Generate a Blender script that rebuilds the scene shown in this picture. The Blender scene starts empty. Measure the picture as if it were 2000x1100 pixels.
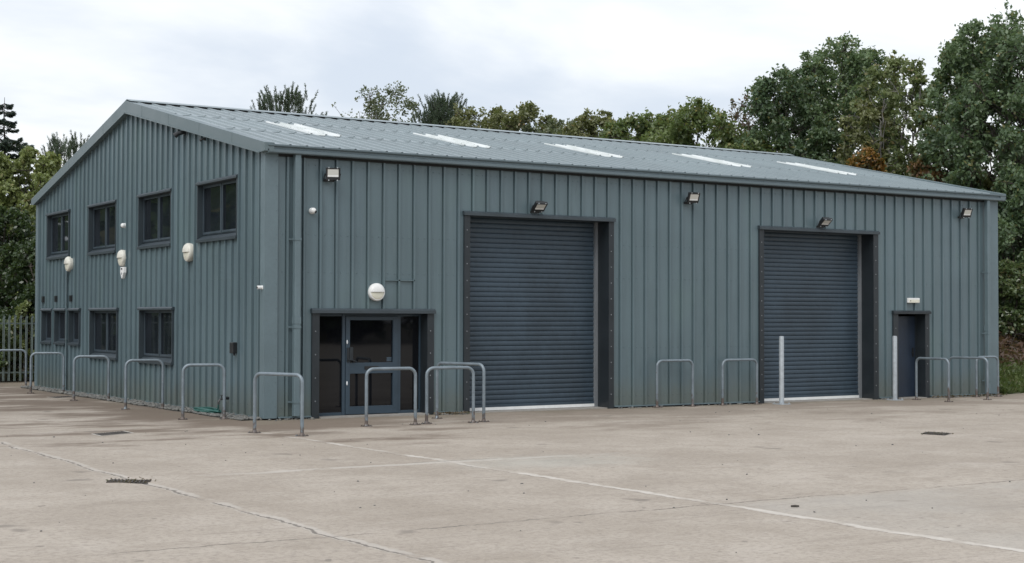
import bpy, bmesh, math, random
import numpy as np
from mathutils import Vector, Matrix
SC = bpy.context.scene
COL = SC.collection
R = math.radians
GA, GB = -0.0045, -0.003                      # fall of the concrete yard
def gz(x, y): return GA*x + GB*y

# ------------------------------------------------------------------ materials
class NT:
    def __init__(s, name):
        s.m = bpy.data.materials.new(name); s.m.use_nodes = True
        s.t = s.m.node_tree; s.t.nodes.clear()
        s.out = s.t.nodes.new('ShaderNodeOutputMaterial')
        s._pos = None
    def n(s, typ, ins=None, **pr):
        nd = s.t.nodes.new('ShaderNode'+typ)
        for k, v in pr.items(): setattr(nd, k, v)
        for k, v in (ins or {}).items():
            if hasattr(v, 'is_output') or isinstance(v, bpy.types.NodeSocket): s.t.links.new(v, nd.inputs[k])
            else: nd.inputs[k].default_value = v
        return nd
    @property
    def pos(s):
        if s._pos is None: s._pos = s.n('NewGeometry').outputs['Position']
        return s._pos
    def xyz(s):
        nd = s.n('SeparateXYZ', {0: s.pos}); return nd.outputs[0], nd.outputs[1], nd.outputs[2]
    def m_(s, op, a, b=0.0, c=0.0, clamp=False):
        nd = s.n('Math', operation=op, use_clamp=clamp)
        for i, v in enumerate((a, b, c)):
            if isinstance(v, bpy.types.NodeSocket): s.t.links.new(v, nd.inputs[i])
            else: nd.inputs[i].default_value = v
        return nd.outputs[0]
    def noise(s, scale, detail=3, rough=.55, vec=None, stretch=None, off=(0,0,0)):
        v = vec or s.pos
        if stretch: v = s.n('Mapping', {'Vector': v, 'Scale': stretch, 'Location': off}).outputs[0]
        return s.n('TexNoise', {'Vector': v, 'Scale': scale, 'Detail': detail, 'Roughness': rough}).outputs['Fac']
    def step(s, v, a, b, lo=0., hi=1.):
        nd = s.n('MapRange', {'Value': v, 'From Min': a, 'From Max': b, 'To Min': lo, 'To Max': hi}, interpolation_type='SMOOTHSTEP')
        return nd.outputs[0]
    def mix(s, f, a, b, mode='MIX'):
        nd = s.n('Mix', data_type='RGBA', blend_type=mode)
        for i, v in ((0, f), (6, a), (7, b)):
            if isinstance(v, bpy.types.NodeSocket): s.t.links.new(v, nd.inputs[i])
            elif i == 0: nd.inputs[0].default_value = v
            else: nd.inputs[i].default_value = (*v, 1) if len(v) == 3 else v
        return nd.outputs[2]
    def bump(s, h, strength, dist=.01):
        return s.n('Bump', {'Height': h, 'Strength': strength, 'Distance': dist}).outputs[0]
    def principled(s, col, rough=.5, normal=None, **kw):
        b = s.n('BsdfPrincipled')
        for k, v in (('Base Color', col), ('Roughness', rough)):
            if isinstance(v, bpy.types.NodeSocket): s.t.links.new(v, b.inputs[k])
            else: b.inputs[k].default_value = (*v, 1) if isinstance(v, tuple) and len(v) == 3 else v
        if normal is not None: s.t.links.new(normal, b.inputs['Normal'])
        for k, v in kw.items():
            k = k.replace('_', ' ')
            if isinstance(v, bpy.types.NodeSocket): s.t.links.new(v, b.inputs[k])
            else: b.inputs[k].default_value = v
        s.t.links.new(b.outputs[0], s.out.inputs[0])
        return s.m

def paint(name, col, rough=.45, var=.12, scale=1.5, stretch=(1,1,1), spec=.5, metal=0., fine=.5, rust=False):
    g = NT(name)
    a = g.noise(scale, 4, .6, stretch=stretch)
    b = g.noise(scale*14, 2, .5, stretch=stretch)
    f = g.m_('ADD', g.m_('MULTIPLY', a, 1-fine*.5), g.m_('MULTIPLY', b, fine*.5))
    lo = tuple(c*(1-var) for c in col); hi = tuple(min(1, c*(1+var)) for c in col)
    c = g.mix(g.step(f, .3, .7), lo, hi)
    if rust:
        x, y, z = g.xyz()
        zz = g.m_('ADD', z, g.m_('MULTIPLY', g.noise(9, 3, .6), -.9))
        c = g.mix(g.step(zz, -.22, -.42, 0, .75), c, (.10, .055, .03))
        c = g.mix(g.step(g.noise(22, 3, .6, off=(3, 1, 2), stretch=(1,1,1)), .64, .72, 0, .5), c, (.13, .085, .055))
    r = g.step(a, .3, .7, rough-.06, rough+.08)
    return g.principled(c, r, Specular_IOR_Level=spec, Metallic=metal)

def cladding_mat(name, col):
    g = NT(name)
    x, y, z = g.xyz()
    a = g.noise(.5, 3, .6)
    st = g.noise(2.2, 4, .6, stretch=(3., 3., .16))           # rain streaks run down the sheets
    gr = g.noise(38, 2, .6)
    f = g.m_('ADD', g.m_('MULTIPLY', a, .45), g.m_('ADD', g.m_('MULTIPLY', st, .4), g.m_('MULTIPLY', gr, .15)))
    c = g.mix(g.step(f, .36, .64), tuple(v*.88 for v in col), tuple(v*1.12 for v in col))
    # sheets weathered a little differently, metre by metre, and pale chalky runs
    u = g.m_('ADD', x, y); sh = g.n('TexWhiteNoise', {'W': g.m_('FLOOR', u)}, noise_dimensions='1D').outputs[0]
    c = g.mix(g.m_('MULTIPLY', sh, .30), c, (.115, .165, .175))
    run = g.noise(5., 3, .6, stretch=(2.6, 2.6, .10), off=(8, 1, 0))
    c = g.mix(g.step(run, .58, .78, 0, .30), c, (.19, .235, .24))
    c = g.mix(g.step(g.noise(3.1, 4, .65, stretch=(2., 2., .22), off=(1, 6, 3)), .60, .8, 0, .35), c, (.055, .08, .09))
    # splash dirt and algae near the ground, ragged edge
    d = g.m_('ADD', z, g.m_('MULTIPLY', g.noise(2.5, 4, .65), -.55))
    c = g.mix(g.step(d, .45, -.25, 0, .5), c, (.13, .135, .10))
    # faint green tinge patches
    c = g.mix(g.step(g.noise(.9, 3, .6, off=(9,4,2), stretch=(1,1,.5)), .52, .74, 0, .25), c, (.13, .2, .19))
    nb = g.bump(g.noise(1.6, 2, .5, stretch=(1,1,.35)), .10, .02)
    return g.principled(c, g.step(st, .3, .7, .30, .40), nb, Specular_IOR_Level=.62)

M = {}
M['clad'] = cladding_mat('wall_cladding', (.106, .154, .175))
M['roof'] = paint('roof_steel', (.228, .274, .290), .36, .10, .8, (1, .3, 1), .5)
M['flash'] = paint('corner_flashing', (.128, .178, .198), .42, .08, 1.2)
M['verge'] = paint('verge_flashing', (.122, .163, .176), .38, .06, 1.0)
M['gutter'] = paint('gutter_steel', (.118, .158, .176), .36, .10, 1.4, (.25, 1, 1))
M['trim'] = paint('dark_trim', (.019, .025, .030), .42, .15, 2)
M['lintel'] = paint('lintel_trim', (.042, .056, .066), .45, .15, 2)
M['wtrim'] = paint('window_trim', (.036, .050, .060), .42, .12, 2)
M['wframe'] = paint('window_frame', (.050, .070, .088), .35, .1, 2)
M['dframe'] = paint('door_frame', (.036, .060, .084), .38, .1, 2)
M['shutter'] = paint('shutter_paint', (.041, .064, .087), .45, .24, .9, (1, 1, .6))
M['navy'] = paint('fire_door_paint', (.017, .029, .050), .42, .15, 2)
M['galv'] = paint('galvanised_steel', (.19, .23, .26), .42, .16, 6, spec=.5, metal=.25, rust=True)
M['galvl'] = paint('bright_galvanised', (.42, .46, .49), .45, .14, 9, spec=.5, metal=.25)
M['rail'] = paint('guide_rail_metal', (.20, .215, .23), .4, .12, 3, (1,1,.3))
M['whitem'] = paint('white_plastic', (.78, .79, .78), .4, .05, 6)
M['whitebar'] = paint('white_bar', (.8, .81, .8), .4, .07, 4)
M['cream'] = paint('aged_white_plastic', (.66, .65, .58), .4, .08, 5)
M['creaml'] = paint('diffuser_plastic', (.72, .71, .60), .25, .06, 5)
M['black'] = paint('black_plastic', (.016, .018, .02), .4, .2, 5)
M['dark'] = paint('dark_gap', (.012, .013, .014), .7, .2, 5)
M['iron'] = paint('cast_iron', (.055, .046, .038), .6, .3, 9)
M['conc'] = paint('plinth_concrete', (.30, .285, .26), .8, .15, 5)
M['concl'] = paint('pale_concrete', (.52, .49, .44), .8, .12, 5)
M['hose'] = paint('hose_rubber', (.02, .10, .085), .4, .15, 9)
M['brass'] = paint('tap_metal', (.10, .10, .10), .4, .15, 9, metal=.6)
M['silver'] = paint('lock_silver', (.8, .82, .84), .3, .05, 9)
M['rivet'] = paint('fixing_screw', (.20, .25, .27), .35, .1, 9, metal=.3)
M['stone'] = paint('pebble_stone', (.20, .20, .19), .8, .55, 9)
M['soil'] = paint('dark_soil', (.055, .048, .04), .9, .4, 7)
M['steel_fence'] = paint('fence_steel', (.130, .165, .155), .45, .15, 6, metal=.2)
def glass_mat(name, col):
    g = NT(name)
    w = g.noise(1.1, 2, .5)
    return g.principled(g.mix(g.step(w, .3, .7), col, tuple(c*1.6 for c in col)), .03, g.bump(w, .04, .02), Specular_IOR_Level=.42)
M['glass'] = glass_mat('window_glass', (.010, .013, .017))
M['dglass'] = glass_mat('door_glass', (.004, .0045, .006))
def grp_mat():
    g = NT('skylight_plastic')
    n = g.noise(3, 4, .6, stretch=(1, .4, 1))
    return g.principled(g.mix(g.step(n, .3, .75), (.70, .73, .73), (.50, .54, .52)), .35)
M['grp'] = grp_mat()
def lens_mat():
    g = NT('lamp_reflector')
    return g.principled((.62, .62, .58), .3, Metallic=.2)
M['lens'] = lens_mat()
def pebble_mat():
    g = NT('pebbles')
    r = g.n('NewGeometry').outputs['Random Per Island']
    c = g.mix(r, (.05, .054, .055), (.21, .205, .185))
    return g.principled(g.mix(g.noise(30, 2), c, (.16, .16, .15)), .85)
M['pebble'] = pebble_mat()

def leaf_mat(name, lo, hi, tint=None, tint_amt=.25, rough=.5, trans=.46, big=.5):
    g = NT(name)
    r = g.n('NewGeometry').outputs['Random Per Island']
    w = g.noise(big, 3, .6)
    f = g.m_('ADD', g.m_('MULTIPLY', r, .55), g.m_('MULTIPLY', g.step(w, .3, .7), .45))
    c = g.mix(f, lo, hi)
    if tint:
        r2 = g.m_('FRACT', g.m_('MULTIPLY', r, 17.31))
        f2 = g.m_('MULTIPLY', g.step(r2, 1-tint_amt, 1-tint_amt+.06), g.step(g.noise(.8, 2, .5), .35, .6, .35, 1))
        c = g.mix(f2, c, tint)
    d = g.n('BsdfDiffuse', {'Color': c}); t = g.n('BsdfTranslucent', {'Color': g.mix(.35, c, (.16, .2, .03))})
    gl = g.n('BsdfGlossy', {'Color': (1, 1, 1, 1), 'Roughness': rough})
    m1 = g.n('MixShader', {0: trans}); g.t.links.new(d.outputs[0], m1.inputs[1]); g.t.links.new(t.outputs[0], m1.inputs[2])
    m2 = g.n('MixShader', {0: .045}); g.t.links.new(m1.outputs[0], m2.inputs[1]); g.t.links.new(gl.outputs[0], m2.inputs[2])
    g.t.links.new(m2.outputs[0], g.out.inputs[0])
    return g.m
LM = {
 'oak':   leaf_mat('leaves_dark_green', (0.055, 0.112, 0.05), (0.205, 0.295, 0.135), (0.330, 0.306, 0.104), .10),
 'oak2':  leaf_mat('leaves_deep_green', (0.05, 0.102, 0.05), (0.185, 0.27, 0.128), (0.244, 0.214, 0.073), .08),
 'green': leaf_mat('leaves_mid_green', (0.08, 0.13, 0.036), (0.225, 0.295, 0.1), (0.273, 0.248, 0.073), .15),
 'olive': leaf_mat('leaves_olive', (0.1, 0.122, 0.042), (0.25, 0.265, 0.105), (0.297, 0.210, 0.070), .08),
 'yellow':leaf_mat('leaves_yellowing', (.10, .145, .05), (.27, .32, .13), (.28, .22, .09), .07),
 'rust':  leaf_mat('leaves_rust', (0.101, 0.067, 0.030), (0.286, 0.143, 0.050), (0.118, 0.126, 0.050), .3),
 'orange':leaf_mat('leaves_orange', (0.182, 0.091, 0.021), (0.420, 0.210, 0.042), (0.126, 0.126, 0.042), .3),
 'red':   leaf_mat('leaves_red_brown', (0.082, 0.055, 0.040), (0.182, 0.113, 0.077), (0.109, 0.127, 0.055), .35),
 'birch': leaf_mat('leaves_birch', (0.080, 0.109, 0.057), (0.189, 0.227, 0.113), (0.265, 0.265, 0.151), .15),
 'pine':  leaf_mat('needles_pine', (0.04, 0.075, 0.05), (0.115, 0.165, 0.1), None),
 'spruce':leaf_mat('needles_spruce', (0.023, 0.046, 0.042), (0.065, 0.103, 0.086), None),
 'lime':  leaf_mat('leaves_light_green', (0.13, 0.18, 0.05), (0.34, 0.39, 0.14), (.28, .22, .07), .10),
 'holly': leaf_mat('leaves_evergreen', (0.026, 0.055, 0.022), (0.085, 0.13, 0.05), None, rough=.35),
 'ivy':   leaf_mat('leaves_ivy', (.05, .095, .036), (.16, .215, .085), (.19, .17, .08), .15, rough=.35),
 'brown': leaf_mat('dead_fronds', (0.063, 0.036, 0.024), (0.210, 0.115, 0.070), (0.070, 0.084, 0.035), .12),
 'grass': leaf_mat('grass_blades', (0.063, 0.112, 0.025), (0.182, 0.238, 0.070), (0.280, 0.252, 0.140), .12),
 'litter':leaf_mat('fallen_leaves', (0.084, 0.063, 0.042), (0.238, 0.182, 0.126), (0.070, 0.098, 0.042), .2),
}
def bark_mat(name, lo, hi):
    g = NT(name)
    n = g.noise(7, 4, .65, stretch=(1, 1, .25))
    return g.principled(g.mix(g.step(n, .3, .7), lo, hi), .85, g.bump(n, .4, .02))
M['bark'] = bark_mat('bark_brown', (.028, .023, .019), (.085, .072, .06))
M['barkl'] = bark_mat('bark_pale', (.10, .095, .085), (.26, .25, .23))

def yard_mat():
    g = NT('yard_concrete')
    x, y, z = g.xyz()
    big = g.noise(.32, 5, .62)
    mid = g.noise(1.7, 5, .65, off=(3, 7, 0), stretch=(1, 1, 1))
    fine = g.noise(17, 4, .75)
    grit = g.noise(55, 3, .7)
    c = g.mix(g.step(big, .34, .66), (.345, .299, .248), (.425, .375, .318))
    c = g.mix(g.step(mid, .42, .72, 0, .6), c, (.30, .256, .208))
    c = g.mix(g.step(g.noise(.8, 4, .6, off=(20, 3, 0), stretch=(1,1,1)), .52, .75, 0, .6), c, (.46, .41, .355))
    # sweeping marks: streaks laid along the yard
    ang = g.n('Mapping', {'Vector': g.pos, 'Rotation': (0, 0, R(38)), 'Scale': (.35, 5.5, 1)}).outputs[0]
    stk = g.noise(1.3, 4, .6, vec=ang)
    c = g.mix(g.step(stk, .55, .78, 0, .45), c, (.215, .185, .155))
    c = g.mix(g.step(fine, .42, .70, 0, .5), c, (.19, .162, .138))
    c = g.mix(g.step(grit, .52, .75, 0, .45), c, (.52, .47, .42))
    # cooler pale slab laid later, to the right of the long joint
    wob = g.m_('MULTIPLY', g.m_('SUBTRACT', g.noise(.9, 4, .6), .5), .30)
    wob2 = g.m_('MULTIPLY', g.m_('SUBTRACT', g.noise(9, 3, .6), .5), .11)
    xw = g.m_('ADD', x, g.m_('ADD', wob, wob2)); yw = g.m_('ADD', y, g.m_('ADD', wob, wob2))
    slab = g.m_('MULTIPLY', g.m_('MULTIPLY', g.step(xw, -1.2, -.9), g.step(yw, -13.8, -14.2)), g.step(g.noise(.5, 4, .6, off=(7, 7, 0), stretch=(1,1,1)), .3, .6, .25, 1))
    c = g.mix(g.m_('MULTIPLY', slab, .36), c, (.40, .385, .355))
    def band(v, c0, w):           # 1 inside |v-c0|<w
        return g.step(g.m_('ABSOLUTE', g.m_('SUBTRACT', v, c0)), w, w*.45)
    def rng(v, a, b, s=.25): return g.m_('MULTIPLY', g.step(v, a-s, a+s), g.step(v, b+s, b-s))
    brk = g.step(g.noise(2.2, 3, .6), .33, .5)
    # long joints parallel to the gable and cross joints parallel to the long wall: pale sealant beside a dark crack
    jb_c = g.m_('ADD', -1.12, g.m_('MULTIPLY', g.m_('ADD', y, 12.), -.012))
    xa = g.m_('SUBTRACT', xw, g.m_('ADD', -5.34, g.m_('MULTIPLY', g.m_('ADD', y, 9.), -.006)))
    xb = g.m_('SUBTRACT', xw, jb_c)
    yc = g.m_('SUBTRACT', yw, -8.7); yd = g.m_('SUBTRACT', yw, -13.9)
    pale = (.56, .53, .49); drk = (.12, .105, .09)
    south = g.step(y, -2.2, -2.7)
    c = g.mix(g.m_('MULTIPLY', band(xa, .0, .085), g.m_('MULTIPLY', brk, .38)), c, pale)
    c = g.mix(g.m_('MULTIPLY', band(xa, -.030, .024), g.m_('MULTIPLY', brk, .8)), c, drk)
    c = g.mix(g.m_('MULTIPLY', band(xb, .0, .075), g.m_('MULTIPLY', south, g.step(g.m_('ADD', g.noise(1.1, 4, .7, off=(3, 3, 0), stretch=(1,1,1)), g.m_('MULTIPLY', g.step(y, -9., -13.), .06)), .42, .62, .10, .72))), c, (.60, .565, .515))
    c = g.mix(g.m_('MULTIPLY', band(xb, -.07, .016), g.m_('MULTIPLY', g.m_('MULTIPLY', south, brk), .45)), c, drk)
    c = g.mix(g.m_('MULTIPLY', band(yc, 0, .11), g.m_('MULTIPLY', g.m_('MULTIPLY', rng(x, -4.2, 1.2, .8), brk), .42)), c, pale)
    c = g.mix(g.m_('MULTIPLY', band(yc, .12, .03), g.m_('MULTIPLY', rng(x, -1.6, -.4, .3), .7)), c, (.17, .19, .17))
    c = g.mix(g.m_('MULTIPLY', band(yd, 0, .022), g.m_('MULTIPLY', rng(x, -7.2, 9., .3), g.m_('MULTIPLY', brk, .75))), c, drk)
    # spilled cement patch by the joint crossing
    px = g.m_('ADD', x, -.0); py = g.m_('ADD', y, 9.3)
    rr = g.m_('SQRT', g.m_('ADD', g.m_('MULTIPLY', g.m_('MULTIPLY', px, px), .35), g.m_('MULTIPLY', py, py)))
    rr = g.m_('ADD', rr, g.m_('MULTIPLY', g.m_('SUBTRACT', g.noise(2.4, 4, .65), .5), 1.4))
    c = g.mix(g.step(rr, 1.2, .0, 0, .34), c, (.41, .42, .385))
    # damp and algae stains creep out from the walls in ragged tongues
    dx = g.m_('MAXIMUM', g.m_('MULTIPLY', x, -1), 0.); dy = g.m_('MAXIMUM', g.m_('MULTIPLY', y, -1), 0.)
    dw = g.m_('SQRT', g.m_('ADD', g.m_('MULTIPLY', dx, dx), g.m_('MULTIPLY', dy, dy)))
    tn = g.noise(.8, 5, .62, vec=g.n('Mapping', {'Vector': g.pos, 'Rotation': (0, 0, R(33)), 'Scale': (.45, 1.0, 1), 'Location': (5, 1, 0)}).outputs[0])
    stain = g.step(g.m_('ADD', g.m_('MULTIPLY', dw, .046), tn), .725, .555, 0, .92)
    c = g.mix(g.m_('MULTIPLY', stain, g.step(x, 4.5, -1., .45, .95)), c, (.145, .110, .082))
    stain2 = g.step(g.m_('ADD', g.m_('MULTIPLY', dw, .22), g.noise(.8, 4, .6, off=(2, 9, 0), stretch=(1,1,1))), .72, .48, 0, .5)
    c = g.mix(stain2, c, (.20, .175, .13))
    # oil spots
    sp = g.step(g.noise(1.25, 2, .45, off=(31, 8, 0), stretch=(1, 1, 1)), .69, .75, 0, .6)
    c = g.mix(sp, c, (.16, .14, .12))
    sp2 = g.step(g.noise(7., 1, .4, off=(11, 2, 0), stretch=(1, 1, 1)), .76, .80, 0, .55)
    c = g.mix(sp2, c, (.13, .115, .10))
    h = g.m_('ADD', g.m_('MULTIPLY', fine, .5), g.m_('MULTIPLY', grit, .5))
    return g.principled(c, .82, g.bump(h, .35, .006), Specular_IOR_Level=.3)
M['yard'] = yard_mat()
def earth_mat():
    g = NT('bank_earth')
    n = g.noise(1.2, 5, .65)
    c = g.mix(g.step(n, .35, .65), (.035, .026, .018), (.075, .06, .035))
    c = g.mix(g.step(g.noise(.5, 4, .6, off=(4, 4, 4), stretch=(1,1,1)), .45, .65, 0, .7), c, (.045, .065, .02))
    return g.principled(c, .95, g.bump(n, .6, .05))
M['earth'] = earth_mat()

# ------------------------------------------------------------------ mesh helpers
class MB:
    def __init__(s): s.v = []; s.f = []
    def ring(s, fn, u0, u1, v0, v1, tu, tv0, tv1, a0, a1):
        # rectangular frame, one connected piece: outer u0..u1 x v0..v1, bars tu / tv0 (bottom) / tv1 (top), depth a0..a1
        o = [(u0, v0), (u1, v0), (u1, v1), (u0, v1)]; i = [(u0+tu, v0+tv0), (u1-tu, v0+tv0), (u1-tu, v1-tv1), (u0+tu, v1-tv1)]
        vs = [fn(p, a0) for p in o+i]+[fn(p, a1) for p in o+i]; fs = []
        for k in range(4):
            n = (k+1) % 4; fs += [(k, n, 4+n, 4+k), (8+k, 12+k, 12+n, 8+n), (k, 8+k, 8+n, n), (4+k, 4+n, 12+n, 12+k)]
        return s.add(vs, fs)
    def add(s, vs, fs):
        o = len(s.v); s.v += [tuple(p) for p in vs]; s.f += [tuple(i+o for i in f) for f in fs]; return s
    def box(s, x0, x1, y0, y1, z0, z1):
        x0, x1 = sorted((x0, x1)); y0, y1 = sorted((y0, y1)); z0, z1 = sorted((z0, z1))
        return s.add([(x0,y0,z0),(x1,y0,z0),(x1,y1,z0),(x0,y1,z0),(x0,y0,z1),(x1,y0,z1),(x1,y1,z1),(x0,y1,z1)],
                     [(0,3,2,1),(4,5,6,7),(0,1,5,4),(1,2,6,5),(2,3,7,6),(3,0,4,7)])
    def obox(s, c, size, mat3):
        hx, hy, hz = (q/2 for q in size); m = mat3; c = Vector(c)
        vs = [c + m @ Vector((a*hx, b*hy, d*hz)) for a, b, d in ((-1,-1,-1),(1,-1,-1),(1,1,-1),(-1,1,-1),(-1,-1,1),(1,-1,1),(1,1,1),(-1,1,1))]
        return s.add(vs, [(0,3,2,1),(4,5,6,7),(0,1,5,4),(1,2,6,5),(2,3,7,6),(3,0,4,7)])
    def prism(s, poly, a0, a1, fn):
        n = len(poly)
        vs = [fn(p, a0) for p in poly] + [fn(p, a1) for p in poly]
        fs = [tuple(range(n-1, -1, -1)), tuple(range(n, 2*n))] + [(i, (i+1) % n, n+(i+1) % n, n+i) for i in range(n)]
        return s.add(vs, fs)
    def tube(s, pts, rad, n=8, cap=True):
        pts = [Vector(p) for p in pts]; k = len(pts)
        rads = rad if isinstance(rad, (list, tuple)) else [rad]*k
        t0 = (pts[1]-pts[0]).normalized()
        u = t0.orthogonal().normalized(); vs = []
        for i in range(k):
            t = ((pts[min(i+1, k-1)]-pts[i]).normalized() + (pts[i]-pts[max(i-1, 0)]).normalized())
            t = t.normalized() if t.length > 1e-6 else t0
            u = (u - t*u.dot(t)).normalized(); w = t.cross(u)
            for j in range(n):
                a = 2*math.pi*j/n
                vs.append(pts[i] + (u*math.cos(a)+w*math.sin(a))*rads[i])
        fs = [(i*n+j, i*n+(j+1) % n, (i+1)*n+(j+1) % n, (i+1)*n+j) for i in range(k-1) for j in range(n)]
        if cap: fs += [tuple(range(n-1, -1, -1)), tuple((k-1)*n+j for j in range(n))]
        return s.add(vs, fs)
    def lathe(s, prof, n, fn, close=True):
        # prof: (radius, height) list ; fn maps (x, y, h) to world
        vs = []; fs = []
        for r, h in prof:
            for j in range(n):
                a = 2*math.pi*j/n; vs.append(fn(r*math.cos(a), r*math.sin(a), h))
        for i in range(len(prof)-1):
            for j in range(n): fs.append((i*n+j, i*n+(j+1) % n, (i+1)*n+(j+1) % n, (i+1)*n+j))
        if close: fs += [tuple(range(n-1, -1, -1)), tuple((len(prof)-1)*n+j for j in range(n))]
        return s.add(vs, fs)
    def build(s, name, mat, parent=None, smooth=False, bevel=0, fix=True):
        off = Vector((0, 0, 0)); p = parent
        while p is not None: off += p.location; p = p.parent
        me = bpy.data.meshes.new(name)
        me.from_pydata([(a-off.x, b-off.y, c-off.z) for a, b, c in s.v], [], s.f); me.update()
        if fix:
            bm = bmesh.new(); bm.from_mesh(me)
            bmesh.ops.recalc_face_normals(bm, faces=bm.faces); bm.to_mesh(me); bm.free()
        me.materials.append(mat)
        if smooth:
            for pl in me.polygons: pl.use_smooth = True
        o = bpy.data.objects.new(name, me); COL.objects.link(o)
        if parent: o.parent = parent
        if bevel:
            md = o.modifiers.new('bevel', 'BEVEL'); md.width = bevel; md.segments = 2; md.limit_method = 'ANGLE'; md.angle_limit = R(40)
        if smooth:
            try: me.set_sharp_from_angle(angle=R(42))
            except Exception: pass
        return o
def tag(o, label=None, cat=None, group=None, kind=None):
    for k, v in (('label', label), ('category', cat), ('group', group), ('kind', kind)):
        if v: o[k] = v
    return o
def thing(name, loc, label, cat, group=None):
    o = bpy.data.objects.new(name, None); o.location = loc; o.empty_display_size = .2
    COL.objects.link(o); return tag(o, label, cat, group)
def copy_tree(o, parent=None):
    c = o.copy(); COL.objects.link(c); c.parent = parent
    for ch in [q for q in bpy.data.objects if q.parent == o]: copy_tree(ch, c)
    return c
def raw(name, V, F, mat, parent=None, loc=None):
    """V (n,3) array, F (m,4) array of quads -> mesh object"""
    V = np.asarray(V, dtype=np.float32).copy()
    if parent is not None: V -= np.array(parent.location, dtype=np.float32)
    elif loc is not None: V -= np.array(loc, dtype=np.float32)
    me = bpy.data.meshes.new(name); n, m, k = len(V), len(F), F.shape[1]
    me.vertices.add(n); me.vertices.foreach_set('co', V.ravel())
    me.loops.add(m*k); me.loops.foreach_set('vertex_index', F.astype(np.int32).ravel())
    me.polygons.add(m); me.polygons.foreach_set('loop_start', np.arange(0, m*k, k, dtype=np.int32))
    me.update(calc_edges=True); me.validate()
    me.materials.append(mat)
    o = bpy.data.objects.new(name, me); COL.objects.link(o)
    if parent is not None: o.parent = parent
    elif loc is not None: o.location = loc
    return o

# ------------------------------------------------------------------ camera
cd = bpy.data.cameras.new('camera'); cam = bpy.data.objects.new('camera', cd); COL.objects.link(cam)
cd.sensor_width = 36; cd.lens = 2882.75/2000*36; cd.clip_end = 2000; cd.clip_start = .1
r_, u_, w_ = Vector((.84171491, -.53991771, .00220755)), Vector((-.0145324, -.01856803, .99972198)), Vector((.53972661, .84151298, .02347529))
mw = Matrix((r_, u_, -w_)).transposed().to_4x4(); mw.translation = (-10.783, -25.150, 1.909)
cam.matrix_world = mw
SC.camera = cam

# ------------------------------------------------------------------ light
SUN_EL, SUN_AZ = 50, 238          # azimuth of the sun, clockwise from +Y (behind the camera's left shoulder)
sd = Vector((math.sin(R(SUN_AZ))*math.cos(R(SUN_EL)), math.cos(R(SUN_AZ))*math.cos(R(SUN_EL)), math.sin(R(SUN_EL))))
sl = bpy.data.lights.new('sun', 'SUN'); sl.energy = 1.45; sl.angle = R(40); sl.color = (1, .965, .92)
so = bpy.data.objects.new('sun', sl); COL.objects.link(so); so.rotation_euler = sd.to_track_quat('Z', 'Y').to_euler(); so.location = (0, 0, 40)
W = bpy.data.worlds.new('World'); SC.world = W; W.use_nodes = True
nt = W.node_tree; nt.nodes.clear()
def wn(typ, ins=None, **pr):
    nd = nt.nodes.new('ShaderNode'+typ)
    for k, v in pr.items(): setattr(nd, k, v)
    for k, v in (ins or {}).items():
        if isinstance(v, bpy.types.NodeSocket): nt.links.new(v, nd.inputs[k])
        else: nd.inputs[k].default_value = v
    return nd
def wm(op, a, b=0.): 
    nd = wn('Math', operation=op)
    for i, v in enumerate((a, b)):
        if isinstance(v, bpy.types.NodeSocket): nt.links.new(v, nd.inputs[i])
        else: nd.inputs[i].default_value = v
    return nd.outputs[0]
sky = wn('TexSky', sky_type='NISHITA', sun_disc=False, sun_elevation=R(SUN_EL), sun_rotation=R(SUN_AZ), air_density=1.2, dust_density=2.)
tc = wn('TexCoord').outputs['Generated']
sp = wn('SeparateXYZ', {0: tc})
zz = wm('ADD', wm('MAXIMUM', sp.outputs[2], 0.), .22)
cv = wn('CombineXYZ', {0: wm('DIVIDE', sp.outputs[0], zz), 1: wm('DIVIDE', sp.outputs[1], zz), 2: 0.}).outputs[0]
cn = wn('TexNoise', {'Vector': wn('Mapping', {'Vector': cv, 'Location': (5.1, 2.2, 0), 'Rotation': (0, 0, R(-33)), 'Scale': (.9, 1.25, 1)}).outputs[0], 'Scale': 1.15, 'Detail': 6, 'Roughness': .52, 'Distortion': .25}).outputs['Fac']
cf = wn('MapRange', {'Value': cn, 'From Min': .37, 'From Max': .63}, interpolation_type='SMOOTHSTEP').outputs[0]
def wmix(f, a, b):
    nd = wn('Mix', data_type='RGBA')
    for i, v in ((0, f), (6, a), (7, b)):
        if isinstance(v, bpy.types.NodeSocket): nt.links.new(v, nd.inputs[i])
        elif i == 0: nd.inputs[0].default_value = v
        else: nd.inputs[i].default_value = (*v, 1)
    return nd.outputs[2]
cloud = wmix(cf, (5.7, 6.25, 7.1), (8.55, 8.7, 8.85))         # grey undersides to bright white, before the 0.1 strength
skyc = wmix(.88, sky.outputs[0], cloud)                        # overcast: a little of the clear sky shows through
low = wn('MapRange', {'Value': sp.outputs[2], 'From Min': -.02, 'From Max': .0}).outputs[0]
skyc = wmix(low, (1.6, 1.6, 1.4), skyc)
bg = wn('Background', {'Color': skyc, 'Strength': .1}); ow = wn('OutputWorld'); nt.links.new(bg.outputs[0], ow.inputs[0])

SC.view_settings.view_transform = 'Standard'; SC.view_settings.look = 'None'; SC.view_settings.gamma = 1; SC.view_settings.exposure = .40
SC.render.engine = 'CYCLES'
cy = SC.cycles; cy.max_bounces = 6; cy.diffuse_bounces = 3; cy.glossy_bounces = 3; cy.transmission_bounces = 3; cy.transparent_max_bounces = 4
cy.use_denoising = True; cy.sample_clamp_indirect = 4; cy.caustics_reflective = False; cy.caustics_refractive = False

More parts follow.
